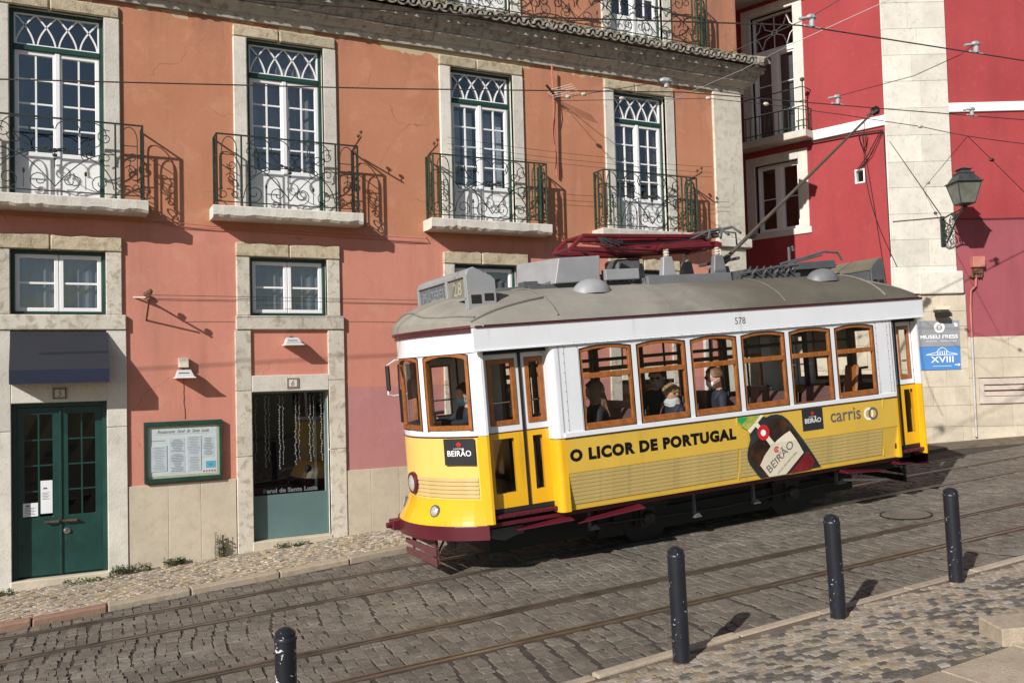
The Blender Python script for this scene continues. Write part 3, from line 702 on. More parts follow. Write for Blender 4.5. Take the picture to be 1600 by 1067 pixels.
# upper storey
for i in (2, 3):
    x = XW[i]; french_window(x, 5.82, 8.5, 7.9, 6.33)
    s = obj('window_surround', (lambda g: (reveal(g, x, x + WW, 5.82, 8.55, -.25, SD - .004), g)[1])(G()), 'stone_w', house)
    slabp('jamb', s, x - .19, x, 5.82, 8.6, -.05, SD, 'stone_w'); slabp('jamb', s, x + WW, x + WW + .2, 5.82, 8.6, -.05, SD, 'stone_w')
g = G()
for x in (5.6, 6.15, 8.68, 9.25): g.mbox(fm, x, x + .36, 6.4, 7.6, -.27, -.26)
obj('curtain', g, 'maroon2', house)
# low windows, sills, doors, infill
def low_window(i):
    x = XW[i]; z0, z1 = .93, 1.765; D0 = -.09; g = G()
    g.ring(fm, outline(x, x + WW, z0, z1, 0, 2), outline(x, x + WW, z0, z1, 0, 2, .045), D0 - .08, D0 + .03)
    lw = obj('low_window', g, 'green', house, bev=.006)
    a, b = x + .045, x + WW - .045; mid = (a + b) / 2
    for p, q in ((a, mid - .003), (mid + .003, b)):
        g = G(); g.ring(fm, outline(p, q, z0 + .045, z1 - .045, 0, 2), outline(p, q, z0 + .045, z1 - .045, 0, 2, .052), D0 - .05, D0 + .01); obj('sash', g, 'white', lw, bev=.006)
        panes(lw, fm, p + .052, q - .052, z0 + .097, z1 - .097, 1, 2, D0 - .02, bar=.026)
    g = G(); N = 26
    for k in range(N): u0, u1 = a + (b - a) * k / N, a + (b - a) * (k + 1) / N; g.add([fm(u0, z0, -.19 - .02 * math.sin(k * 1.9)), fm(u1, z0, -.19 - .02 * math.sin(k * 1.9 + 1.9)), fm(u1, z1, -.19 - .02 * math.sin(k * 1.9 + 1.9)), fm(u0, z1, -.19 - .02 * math.sin(k * 1.9))], [(0, 1, 2, 3)])
    obj('curtain', g, 'curtain', lw)
for i, x in enumerate(XW):
    low_window(i)
    s = obj('window_surround', (lambda g: (reveal(g, x, x + WW, .93, 1.765, -.25, SD - .006), g)[1])(G()), 'stone', house)
    slabp('jamb', s, x - .19, x, .93, 1.765, -.05, SD, 'stone'); slabp('jamb', s, x + WW, x + WW + .2, .93, 1.765, -.05, SD, 'stone')
    cut = x + WW * rnd.uniform(.35, .6); zt = 1.965
    for a, b in ((x - .195, cut - .004), (cut + .004, x + WW + .205)):
        n = 7; poly = [(a, 1.765), (b, 1.765)] + [(b - (b - a) * k / n, zt + rnd.uniform(-.02, .012)) for k in range(n + 1)]
        slabp('lintel', s, 0, 0, 0, 0, -.05, SD + .015, 'stone_rough', .015, poly)
    slabp('sill', s, x - .205, x + WW + .245, .73, .93, -.05, SD + .022, 'stone')
    ds = obj('door_surround', (lambda g: (reveal(g, x, x + WW, -2.7, -.2 if i == 0 else -.15, -.3, SD - .006, bottom=False), g)[1])(G()), 'stone_w', house)
    w0, w1 = (x - .22, x + WW + .245)
    for a, b in ((w0, x), (x + WW, w1)):
        zz = [-2.75, rnd.uniform(-1.5, -1.0), rnd.uniform(-.3, .1), .73] if i != 0 else [-2.75, -.55, .73]
        for c, e in zip(zz, zz[1:]): slabp('jamb_stone', ds, a, b, c + .002, e - .002, -.05, SD, 'stone' if i else 'stone_w', .008)
    lz = (-.20, .06) if i == 0 else (-.15, .083)
    slabp('lintel', ds, x, x + WW, lz[0], lz[1], -.05, SD, 'stone_w', .008)
# door with glazed panels under the awning
x = XW[0]; g = G(); D0 = -.10
g.ring(fm, outline(x, x + WW, -2.42, -.2, 0, 2), outline(x + .055, x + WW - .055, -2.42 + .004, -.255, 0, 2), D0 - .06, D0 + .03)
dr = obj('double_door', g, 'door_green', house, bev=.005); mid = x + WW / 2
for p, q in ((x + .055, mid - .004), (mid + .004, x + WW - .055)):
    g = G(); g.ring(fm, outline(p, q, -2.41, -.26, 0, 2), outline(p + .085, q - .085, -1.66, -.35, 0, 2), D0 - .045, D0); obj('leaf', g, 'door_green', dr, bev=.005)
    panes(dr, fm, p + .085, q - .085, -1.66, -.35, 2, 4, D0 - .02, bar=.018, wood='door_green', mat='glass_d')
    g = G(); hx = q - .10 if p < mid - .3 else p + .10
    g.mbox(fm, hx - .085, hx + .085, -1.735, -1.715, D0 + .04, D0 + .055); g.mbox(fm, hx - .08, hx - .065, -1.735, -1.715, D0, D0 + .05); g.mbox(fm, hx + .065, hx + .08, -1.735, -1.715, D0, D0 + .05)
    obj('handle', g, 'rust', dr)
g = G(); g.mbox(fm, mid - .015, mid + .015, -2.41, -.26, D0, D0 + .018); obj('cover_strip', g, 'door_green', dr, bev=.004)
g = G(); g.lathe([(.04, 0), (.04, .012), (.022, .018), (.022, .03)], 14, 0, lambda a, b, c: fm(mid + .07 + a, -1.86 + b, D0 + c)); obj('lock', g, 'chrome', dr)
for u, v, w_, h_ in ((-.30, -1.62, .135, .42), (-.50, -1.645, .17, .17)):
    g = G(); g.mbox(fm, u, u + w_, v, v + h_, D0 + .002, D0 + .005); o = obj('paper_notice', g, 'paper', dr)
    g = G()
    for k in range(5): g.mbox(fm, u + .02, u + w_ - .03 - .02 * (k % 2), v + h_ * .62 - k * .02, v + h_ * .62 - k * .02 + .006, D0 + .005, D0 + .006)
    g.mbox(fm, u + .03, u + .075, v + h_ * .74, v + h_ * .74 + .02, D0 + .005, D0 + .006); obj('notice_print', g, 'ink', dr)
slabp('door_step', house, x - .02, x + WW + .02, -2.62, -2.425, -.3, .05, 'dado', .012)
# frameless glass door
x = XW[1]; g = G(); D0 = -.10
g.mbox(fm, x + .01, x + WW - .01, -2.24, -1.625, D0 - .02, D0); gd = obj('glass_door', g, 'teal', house, bev=.004)
g = G(); g.add([fm(x + .01, -1.622, D0 - .01), fm(x + WW - .01, -1.622, D0 - .01), fm(x + WW - .01, -.155, D0 - .01), fm(x + .01, -.155, D0 - .01)], [(0, 1, 2, 3)]); obj('pane', g, 'glass_d', gd)
g = G(); g.mbox(fm, x + .0, x + .025, -2.24, -.15, D0 - .03, D0 + .012); g.mbox(fm, x + WW - .025, x + WW, -2.24, -.15, D0 - .03, D0 + .012); g.mbox(fm, x + .025, x + WW - .025, -.175, -.15, D0 - .03, D0 + .012); obj('frame', g, 'teal', gd)
g = G()
for u in (.98, 1.0): g.mbox(fm, x + u, x + u + .006, -1.6, -.2, D0 - .30, D0 - .29)
obj('inner_edge', g, 'teal', gd)
text_on('lettering', 'Farol de Santa Luzia', fm, x + WW / 2, -1.60, 'ink_dim', gd, D0 + .0015, align='CENTER', wid=.78, hei=.065, off=.004)
slabp('door_step', house, x - .02, x + WW + .02, -2.40, -2.245, -.3, .045, 'dado', .012)
for i in (2, 3):
    x = XW[i]; g = G(); g.ring(fm, outline(x, x + WW, -2.3, -.15, 0, 2), outline(x, x + WW, -2.3, -.15, 0, 2, .07), -.2, -.12); d3 = obj('glass_door', g, 'green', house)
    panes(d3, fm, x + .07, x + WW - .07, -2.23, -.22, 2, 1, -.16, bar=.05, wood='green')
# string lights in the doorways
def lights(x, label):
    t = thing('string_lights', label, 'string lights', (x + .5, D + .2, -.2))
    for u in (.03, .22, .42, .65, .86, 1.03):
        g = G(); zb = -1.25 + rnd.uniform(-.05, .12); pts = []; k = 0; z = -.22
        while z > zb: pts.append(fm(x + u + rnd.uniform(-.012, .012), z, -.17)); z -= .04
        g.tube(pts, .004, 4)
        for p in pts: g.ball(p, rnd.uniform(.008, .013), 6)
        pts2 = [(a + .05, b, c - .02) for a, b, c in pts[:-2]]
        g.tube(pts2, .0035, 4)
        for p in pts2[::2]: g.ball(p, .009, 6)
        obj('light_string', g, 'pipe_g', t)
lights(XW[1], 'strings of small unlit fairy lights hanging inside the glass door numbered 6')
lights(XW[3], 'strings of small fairy lights in the doorway seen through the tram windows')
# dado slabs at the foot of the wall
for a, b in ((-4, XW[0] - .23), (XW[0] + WW + .25, XW[1] - .23), (XW[1] + WW + .25, XW[2] - .23), (XW[2] + WW + .25, XW[3] - .23), (XW[3] + WW + .25, 11.4)):
    n = max(1, round((b - a) / .42)); cuts = [a + (b - a) * (k + (rnd.uniform(-.12, .12) if 0 < k < n else 0)) / n for k in range(n + 1)]
    for c, e in zip(cuts, cuts[1:]): slabp('dado_slab', house, c + .0007, e - .0007, -2.85, -1.345 + rnd.uniform(-.004, .004), -.02, .022, 'dado', .005)
# quoin at the corner with a moulding
slabp('quoin', house, 10.754, 11.43, 2.42, 5.25, -.05, .04, 'quoin', .015)
slabp('quoin', house, 10.80, 11.43, -1.345, 2.24, -.05, .035, 'quoin', .015)
slabp('quoin_moulding', house, 10.74, 11.52, 2.245, 2.415, -.05, .11, 'stone_w', .015)
g = G(); g.box(11.38, 11.44, D, D + 1.2, -2.6, 5.2); obj('quoin_return', g, 'quoin', house)
# cornice, soffit and tiles
prof = [(-.05, 5.16), (.05, 5.16), (.07, 5.245), (.10, 5.25), (.13, 5.30), (.20, 5.345), (.205, 5.37), (.22, 5.375), (.25, 5.44), (.30, 5.49), (.335, 5.495), (.335, 5.56), (.36, 5.575), (.36, 5.60), (-.05, 5.60)]
def moulding(name, prof, mat):
    g = G(); N = 46; n = len(prof); vs = []
    for k in range(N + 1):
        u = -5 + (11.42 + 5) * k / N; jig = rnd.uniform(-.007, .007)
        for dd, z in prof: vs.append((u + (dd if k == N else 0), D - dd - (jig if dd > 0 else 0), z + jig * .6))
    fs = [(k * n + i, (k + 1) * n + i, (k + 1) * n + (i + 1) % n, k * n + (i + 1) % n) for k in range(N) for i in range(n)]
    fs.append(tuple(N * n + i for i in range(n)))
    g.add(vs, fs); return obj(name, g, mat, house)
moulding('cornice_moulding', prof[:7] + [(-.05, 5.37)], 'cornice_l'); moulding('cornice', [(-.05, 5.372)] + prof[7:], 'cornice')
g = G()
g.box(11.40, 11.76, D - .30, D + 2.5, 5.50, 5.60); obj('cornice_return', g, 'cornice', house, bev=.01)
def tile(u, up, par):
    g = G(); n = 7; L0, L1 = .46 + rnd.uniform(-.025, .02), -.04; vs = []
    for dd, z, rr in ((L0, 5.645, .098), (L1, 5.80, .08)):
        for ro in (rr, rr - .024):
            for k in range(n + 1):
                a = math.pi * k / n; h = math.sin(a) * ro
                vs.append((u + math.cos(a) * ro, D - dd, z + (h if up else .05 - h) + rnd.uniform(-.003, .003)))
    m = n + 1; fs = []
    for k in range(n):
        fs += [(k, k + 1, 2 * m + k + 1, 2 * m + k), (m + k, 3 * m + k, 3 * m + k + 1, m + k + 1), (k, m + k, m + k + 1, k + 1)]
    g.add(vs, fs); return obj('roof_tile', g, 'tile', par, smooth=True)
u = -1.0
while u < 11.7:
    tile(u, True, house)
    if u < 11.6: tile(u + .085, False, house)
    u += .172 + rnd.uniform(-.006, .006)
g = G(); g.tube([(11.62, D - .52, 5.66), (11.5, D - .3, 5.74), (11.36, D + .02, 5.86)], .085, 8); obj('ridge_tile', g, 'tile', house)
g = G()
for k in range(420):
    uu = rnd.uniform(3.5, 11.7); dd = rnd.uniform(.3, .46); g.ball((uu, D - dd, 5.74 + (.46 - dd) * .25 + rnd.uniform(-.01, .02)), rnd.uniform(.012, .035), 6, 0, (1.3, 1, .7))
o = obj('moss', g, M('roof_moss', (.12, .125, .045), .95, .5, 14, .5, 60, stain=((.2, .2, .18), 10, .5, .6)), house); o['kind'] = 'stuff'
# ------------------------------------------------------------------ balconies
def scroll(cx, cy, r, a0, turns): return sweep_spiral(cx, cy, r, R(a0), turns, .22, 13)
def rail_panel(g, mapf, u0, u1, z0, H, kind, th=.0075):
    W = u1 - u0; P = lambda u, v: mapf(u0 + u, z0 + v, 0)
    T = lambda pts, r=th: g.tube([P(*p) for p in pts], r, 4)
    if kind == 'side':
        c = W / 2; r = min(.1, W * .36)
        T([(c - r, .16), (c - r, H - .2)] + arc(c, H - .2, r, .17, 180, 0, 8) + [(c + r, .16)])
        T([(c - r, H - .28), (c + r, H - .28)])
        T(scroll(c - r * .9, .11, r * .85, 90, 1.3)); T(scroll(c + r * .9, .11, r * .85, 90, -1.3))
        T(scroll(c + r * .3, H - .42, r * .7, 200, 1.2)); T(scroll(c + r * .2, H - .60, r * .7, 160, -1.2)); T(bez((c + r, .3), (c - r, .36), (c + r, .45), (c - r * .4, .52)))
    else:
        c = W / 2; q = W / 4
        for k in range(4):
            cx = q * (k + .5); T(scroll(cx, .135, .125, 250 if k % 2 == 0 else 290, 1.35 if k % 2 == 0 else -1.35))
        for m in (1, -1):
            X = lambda a: c + m * a
            T([(X(a), b) for a, b in bez((c - .02, .06), (c - .06, .42), (.30, .52), (.02, .52))], th * 1.1)
            T([(X(a), b) for a, b in bez((c, .52), (c - .25, .52), (c * .42, .44), (.0, .06))], th * 1.1)
            T([(X(a), b) for a, b in bez((.02, .52), (.18, .50), (.44, .58), (.46, .76))]); T([(X(a), b) for a, b in arc(c * .62, H - .17, .16, .15, -20, 200)])
            T([(X(a), b) for a, b in scroll(c * .62, H - .26, .10, 20, -1.1)]); T([(X(a), b) for a, b in arc(.15, H - .14, .14, .12, 180, -60)])
            T([(X(a), b) for a, b in scroll(c - .12, H - .2, .11, 60, 1.2)]); T([(X(a), b) for a, b in scroll(c - .12, .46, .10, -60, -1.2)])
            T([(X(a), b) for a, b in scroll(c * .5, .46, .07, 0, 1.2)]); T([(X(q), .03), (X(q), .2)], th * .8); g.ball(P(X(q), .24), .018, 6, 0, (1, 1, 2))
            T([(X(.03), .52), (X(.12), .57), (X(.16), .53)], th * 1.5)
        for a, b, r in ((0, .52, .032), (.05, .53, .026), (-.05, .53, .026), (0, .46, .026), (.0, .41, .017), (.11, .55, .02), (-.11, .55, .02)): g.ball(P(c + a, b), r, 6, 0, (1.2, .6, 1))
        T([(c, .5), (c, .3)], th * .9)
def balcony(X0, X1, zs=2.42, dep=.31, H=.945, green=False, arm=None, upper=False, posts=(.33, .33)):
    g = G(); zb = zs - .165; n = 30; vs = []
    for k in range(n + 1):
        u = X0 - .06 + (X1 - X0 + .12) * k / n; j = abs(rnd.gauss(0, .010)) if 0 < k < n else 0; q = rnd.uniform(-.003, .003)
        vs += [(u, D + .02, zb), (u, D - dep - .02 + j * .5, zb + j), (u, D - dep - .045 + q, zb + .03 + j * 1.5), (u, D - dep - .05 + q, zs - .012), (u, D - dep - .042, zs), (u, D + .02, zs)]
    m = 6; g.add(vs, [(k * m + i, (k + 1) * m + i, (k + 1) * m + (i + 1) % m, k * m + (i + 1) % m) for k in range(n) for i in range(m)] + [tuple(range(m))[::-1], tuple(n * m + i for i in range(m))])
    ba = obj('balcony', g, 'stone_w', house)
    z0, z1 = zs + .06, zs + .06 + H - .01; im = 'iron'
    g = G(); fr = lambda u, v, d: (u, D - dep + .0 - d, v)
    for z, r in ((z1, .014), (z0, .0095)):
        g.tube([(X0, D, z), (X0, D - dep, z)], r, 4); g.tube([(X0 - .012, D - dep, z), (X1 + .012, D - dep, z)], r, 4); g.tube([(X1, D - dep, z), (X1, D, z)], r, 4)
    obj('handrail', g, im, ba)
    us = [X0, X0 + posts[0], X1 - posts[1], X1]
    for u in us:
        g = G(); g.mbox(fr, u - .011, u + .011, zs, z1, -.011, .011); g.ball((u, D - dep, zs + .015), .02, 6); obj('post', g, 'iron_green' if green else im, ba)
    for u in (X0, X1): g = G(); g.mbox(fm, u - .01, u + .01, zs, z1, .0, .02); obj('post', g, 'iron_green' if green else im, ba)
    g = G(); Hh = z1 - z0
    rail_panel(g, fr, us[0], us[1], z0, Hh, 'side'); rail_panel(g, fr, us[2], us[3], z0, Hh, 'side')
    if X1 - X0 > 3: 
        k = 3; e = [us[1] + (us[2] - us[1]) * i / k for i in range(k + 1)]
        for a, b in zip(e, e[1:]): rail_panel(g, fr, a, b, z0, Hh, 'mid')
    else: rail_panel(g, fr, us[1], us[2], z0, Hh, 'mid')
    for u in (X0, X1):
        sm = lambda a, v, d, u=u: (u, D - a, v); rail_panel(g, sm, 0, dep, z0, Hh, 'side')
    obj('scrollwork', g, im, ba)
    if green:
        for u in (X0, X0 + .12, X1 - .12, X1 - .22, X1):
            for d in ((dep * .55,) if u in (X0, X1) else (0,)): g = G(); g.mbox(fr, u - .012, u + .012, z0, z1, -.012 - d, .012 - d); obj('bar', g, 'iron_green', ba)
    if arm:
        u, du, dz, dd = arm; g = G(); a = (u, D - dep * .4, z1 + .02); b = (u + du, D - dep * .4 - dd, z1 + dz); g.tube([a, b], .014, 5)
        for t in (.62, .95): p = Vector(a).lerp(Vector(b), t); g.tube([p, p + Vector((0, 0, .06))], .007, 5); g.ball(p + Vector((0, 0, .08)), .026, 8)
        obj('insulator_arm', g, 'rust', ba)
    return ba
balcony(-1.14, .93); balcony(1.87, 3.86, arm=(3.86, .01, .10, .36)); balcony(5.05, 7.03, green=True, arm=(5.05, .02, .10, .36)); balcony(8.13, 10.09, green=True, arm=(10.09, .03, .08, .32))
balcony(4.95, 10.47, zs=5.80, dep=.29, green=True)
# ================================================================== things on the salmon house
# awning over the door
t = thing('awning', 'dark wedge awning with a blue valance over the door numbered 5', 'awning', (-.06, D - .02, .04))
a, b = -.625, .50; dp = .37
g = G(); g.add([fm(a, .705, .03), fm(b, .705, .03), fm(b, .215, dp), fm(a, .215, dp)], [(0, 1, 2, 3)])
g.add([fm(a, .705, .03), fm(a, .215, dp), fm(a, .215, .03)], [(0, 1, 2)]); g.add([fm(b, .705, .03), fm(b, .215, .03), fm(b, .215, dp)], [(0, 1, 2)]); obj('cover', g, 'navy', t)
g = G(); g.mbox(fm, a, b, .045, .214, dp - .006, dp); g.mbox(fm, a, a + .006, .045, .214, .03, dp - .007); g.mbox(fm, b - .006, b, .045, .214, .03, dp - .007); obj('valance', g, 'navy2', t)
g = G(); g.tube([fm(a, .21, .0), fm(a, .21, dp - .012), fm(b, .21, dp - .012), fm(b, .21, 0)], .008, 6); g.mbox(fm, a, b, .69, .72, -.01, .03); obj('frame', g, 'iron', t)
# menu board
bx0, bx1, bz0, bz1 = .925, 1.925, -1.325, -.508
t = thing('menu_board', 'glazed green framed menu board on the salmon wall beside the green door', 'menu board', (1.425, D - .01, bz0))
g = G(); g.ring(fm, outline(bx0, bx1, bz0, bz1, 0, 2), outline(bx0 + .035, bx1 - .035, bz0 + .06, bz1 - .06, 0, 2), .0, .075); obj('frame', g, 'green', t, bev=.006)
g = G(); g.mbox(fm, bx0 + .034, bx1 - .034, bz0 + .058, bz1 - .058, .0, .03); obj('backing', g, 'border', t)
i0, i1, j0, j1 = bx0 + .065, bx1 - .065, bz0 + .09, bz1 - .09
g = G(); g.mbox(fm, i0, i1, j0, j1, .03, .034); obj('paper', g, 'paper', t)
g = G()
for k in range(44):
    u = i0 + (i1 - i0) * k / 43
    for v in (j0 - .016, j1 + .004): g.mbox(fm, u - .006, u + .004, v, v + .011, .03, .0315)
for k in range(32):
    v = j0 + (j1 - j0) * k / 31
    for u in (i0 - .016, i1 + .004): g.mbox(fm, u, u + .011, v - .006, v + .004, .03, .0315)
obj('border_pattern', g, 'paper', t)
for u0, u1, v0, v1 in ((.02, .22, .06, .40), (.25, .45, .03, .30), (.25, .45, .30, .50), (.48, .66, .05, .25), (.47, .66, .24, .52), (.67, .83, .22, .50)):
    q = rnd.uniform(-.006, .006); g = G(); g.prism([(i0 + u0, j0 + v0), (i0 + u1, j0 + v0 + q), (i0 + u1, j0 + v1 + q), (i0 + u0, j0 + v1)], fm, .0345, .0355 + abs(q)); obj('menu_page', g, 'paper2', t)
    g = G(); n = int((v1 - v0) / .022)
    for k in range(1, n):
        L = rnd.uniform(.4, .85) * (u1 - u0); v = j0 + v1 - k * .022; s0 = i0 + u0 + (u1 - u0 - L) / 2
        g.mbox(fm, s0, s0 + L, v - .0025, v + .0025, .042, .0425)
    obj('menu_print', g, 'ink_grey', t)
text_on('lettering', 'Restaurante  Farol  de  Santa  Luzia', fm, (i0 + i1) / 2 - .0, j1 - .068, 'ink', t, .0355, align='CENTER', wid=.66, hei=.045, shear=.45)
g = G(); g.mbox(fm, i0 + .09, i1 - .1, j1 - .085, j1 - .082, .035, .0355); g.mbox(fm, i0 + .02, i0 + .2, j1 - .17, j1 - .160, .035, .0355); obj('rule', g, 'ink_grey', t)
g = G(); g.mbox(fm, i1 - .15, i1 - .025, j0 + .075, j0 + .165, .036, .0375); o = obj('blue_note', g, 'cyan', t)
text_on('lettering', '50', fm, i1 - .088, j0 + .10, 'ink', t, .0385, align='CENTER', wid=.045, hei=.03)
g = G()
for k in range(5): g.mbox(fm, i1 - .185 + .036 * k, i1 - .165 + .036 * k, j0 + .02, j0 + .04, .035, .0355)
obj('card_symbols', g, 'ink_r', t)
g = G(); g.mbox(fm, bx0 + .034, bx1 - .034, bz0 + .058, bz1 - .058, .058, .062); obj('pane', g, 'glass_t', t)
# plaques
for nm, u, v, sc, lab in (('5', -.07, -.085, 1, 'small framed tile plaque with number 5 above the green door'), ('6', 2.915, -.035, 1, 'small framed tile plaque with number 6 above the glass door')):
    t = thing('number_plaque', lab, 'number plaque', fm(u, v - .08, .04), 'house number plaques')
    g = G(); g.mbox(fm, u - .085, u + .085, v - .075, v + .075, SD, SD + .012); obj('tile', g, 'stone_w', t, bev=.003)
    g = G(); g.ring(fm, outline(u - .072, u + .072, v - .062, v + .062, 0, 2), outline(u - .060, u + .060, v - .05, v + .05, 0, 2), SD + .011, SD + .0135); g.ring(fm, outline(u - .084, u + .084, v - .074, v + .074, 0, 2), outline(u - .078, u + .078, v - .068, v + .068, 0, 2), SD + .011, SD + .0135); obj('border', g, 'rust', t)
    text_on('numeral', nm, fm, u, v - .038, 'ink', t, SD + .0135, align='CENTER', hei=.076, wid=.045, shear=.2)
# floodlights
def floodlight(u, v, box, label):
    t = thing('floodlight', label, 'floodlight', fm(u, v - .2, 0), 'floodlights on the house wall')
    if box:
        g = G(); g.mbox(fm, u - .068, u + .062, v - .055, v + .075, 0, .085); obj('junction_box', g, 'cream', t, bev=.008, seg=2)
        g = G(); g.tube([fm(u + .02, v - .055, .03), fm(u + .02, v - .09, .03)], .01, 6); obj('gland', g, 'grey_p', t)
    y = v - .085
    g = G(); g.hexa([fm(u - .12, y - .10, .02), fm(u + .12, y - .10, .02), fm(u + .12, y - .10, .24), fm(u - .12, y - .10, .24), fm(u - .085, y, .02), fm(u + .085, y, .02), fm(u + .085, y, .12), fm(u - .085, y, .12)]); obj('housing', g, 'grey_p', t, bev=.006)
    g = G(); g.mbox(fm, u - .135, u + .135, y - .115, y - .10, .015, .26); obj('front_frame', g, 'white', t, bev=.004)
    g = G(); g.mbox(fm, u - .08, u + .05, y - .05, y - .04, .10, .185); g.mbox(fm, u - .02, u + .02, y - .04, y + .02, 0, .05); obj('bracket', g, 'iron', t)
floodlight(1.44, .27, True, 'floodlight under a cream junction box above the menu board')
floodlight(2.91, .70, False, 'slim grey floodlight on the salmon panel above plaque number 6')
g = G(); g.tube([fm(1.44 + .003 * math.sin(k * 2.2) + .012 * (k > 9), .10 - k * .045, .004) for k in range(14)], .003, 4); tag(obj('wall_cable', g, 'cable'), 'thin dark cable running from the boxed floodlight to the menu board', 'cable')
# telephone bracket
t = thing('wall_bracket', 'triangular rusty bracket with insulators on the wall between the low windows', 'wall bracket', fm(.96, .87, 0))
A1, A2, B1 = fm(.82, 1.17, 0), fm(.975, .86, 0), fm(.90, 1.04, .50)
g = G(); g.tube([A1, fm(.965, 1.16, .13)], .013, 5); obj('strut', g, 'clay', t)
g = G(); g.tube([A2, fm(.985, 1.12, .40)], .012, 5); obj('strut', g, 'rust', t)
g = G(); g.tube([fm(.96, 1.155, .02), fm(.99, 1.16, .50)], .014, 5); obj('arm', g, 'rust', t)
for d in (.06, .27, .47):
    g = G(); c = fm(.963 + d * .06, 1.205, d); g.tube([fm(.963 + d * .06, 1.15, d), c], .008, 5); g.ball(c, .032, 8, 0, (1, 1, 1.2)); obj('insulator', g, 'rust', t)
def line(name, pts, r, mat, label=None, cat='wire', group=None, sag=0., parent=None):
    P_ = []
    for p, q in zip(pts, pts[1:]):
        p, q = Vector(p), Vector(q); n = 10
        for i in range(n + (q == Vector(pts[-1]))):
            t = i / n; v = p.lerp(q, t); v.z -= sag * 4 * t * (1 - t); P_.append(v)
    g = G(); g.tube(P_, r, 5); o = obj(name, g, mat, parent)
    if label: tag(o, label, cat, group)
    return o
GW = 'thin wires strung along the house wall'
line('wall_wire', [fm(.97, 1.20, .06), fm(3.2, 1.19, .06), fm(11.5, 1.14, .06)], .0035, 'cable', 'upper thin wire running from the rusty wall bracket to the far corner', 'wire', GW)
line('wall_wire', [fm(.98, 1.13, .27), fm(3.2, 1.12, .25), fm(11.5, 1.06, .25)], .0035, 'cable', 'lower thin wire running from the rusty wall bracket to the far corner', 'wire', GW)
line('wall_wire', [fm(-3, 2.21, .05), fm(1.3, 2.20, .05), fm(1.8, 2.17, .05), fm(5.0, 2.14, .06), fm(5.0, 2.19, .02)], .006, 'pipe_p', 'painted cable along the wall under the balcony slabs, above the low windows', 'cable')
line('wall_wire', [fm(1.2, 2.17, .03), fm(1.45, 2.15, .03), fm(4.7, 2.09, .03), fm(5.0, 2.1, .03)], .005, 'pipe_p', 'second painted cable just beneath the one along the balcony slabs', 'cable')
for zz, lab in ((3.62, 'upper wire between the insulator arms of the two green balconies'), (3.52, 'middle wire between the insulator arms of the two green balconies'), (3.44, 'lowest wire between the insulator arms of the two green balconies')):
    line('balcony_wire', [fm(5.2, zz, .55), fm(8, zz - .05, .5), fm(10.3, zz - .03, .5)], .003, 'cable', lab, 'wire', 'wires between the balcony arms', .02)
# aerial mast by the third balcony
t = thing('aerial_mast', 'thin pinkish aerial mast standing on the wall beside the third balcony', 'aerial', fm(7.37, 3.2, .12))
g = G(); g.tube([fm(7.37, 3.3, .06), fm(7.30, 5.15, .12)], .016, 6); obj('pole', g, 'pipe_p', t)
g = G(); g.tube([fm(7.16, 4.78, .16), fm(7.40, 4.60, .1)], .02, 6); obj('clamp', g, 'iron', t)
g = G()
for k in range(5): g.tube([fm(7.2 + k * .03, 4.72 - k * .03, .05 + .02 * k), fm(7.55 + k * .03, 4.79 - k * .03, .35)], .004, 4)
obj('element', g, 'pipe_g', t)
g = G(); g.tube([(7.33 + .02 * math.sin(k), D - .1 - .02 * math.sin(k * .7), 4.7 - k * .13) for k in range(11)], .006, 4); obj('cable', g, 'cable', t)
g = G(); g.tube([fm(10.1 + .0, 5.13, .2), fm(10.1, 5.08, .2)], .02, 8); g.ball(fm(10.1, 5.05, .2), .035, 8)
line('drain_pipe', [fm(10.37, 1.2, .07), fm(10.37, -2.1, .07)], .05, 'pipe_g', 'pale grey rain pipe down the salmon wall, seen through the tram windows', 'rain pipe')
# weeds along the foot of the wall
def weed(x, y, n, h, spread, label, seed):
    rr = random.Random(seed); z0 = gz(x, y) + FP; t = thing('weed', label, 'weed', (x, y, z0), 'weeds growing along the house wall')
    g = G(); gs = G()
    for k in range(n):
        px, py = x + rr.uniform(-spread, spread), y + rr.uniform(-.05, .03); hh = h * rr.uniform(.35, 1)
        if rr.random() < .35: gs.tube([(px, py, z0 - .01), (px + rr.uniform(-.02, .02), py, z0 + hh)], .003, 4)
        for j in range(3):
            a = rr.uniform(0, 6.28); L = rr.uniform(.018, .045); zz = z0 + hh * rr.uniform(.2, 1); d = Vector((math.cos(a), math.sin(a), rr.uniform(-.2, .7))) * L; wv = Vector((-math.sin(a), math.cos(a), 0)) * L * .35; p = Vector((px, py, zz))
            g.add([p, p + d * .5 + wv, p + d, p + d * .5 - wv], [(0, 1, 2, 3)])
    obj('leaves', g, 'leaf', t)
    if gs.v: obj('stalks', gs, 'stem', t)
weed(.75, 12.80, 150, .13, .24, 'low spreading green weed beside the step of the green door', 1); weed(.25, 12.72, 60, .05, .3, 'flat thin weed in front of the green door step', 5)
weed(1.28, 12.82, 90, .12, .14, 'bushy green weed under the menu board', 2); weed(1.88, 12.85, 60, .36, .07, 'tall brownish sprig of weed against the pale wall base', 3); weed(2.85, 12.78, 70, .06, .25, 'low weed by the step of the glass door', 4); weed(-.75, 12.75, 70, .08, .15, 'green weed at the wall foot left of the door step', 6)
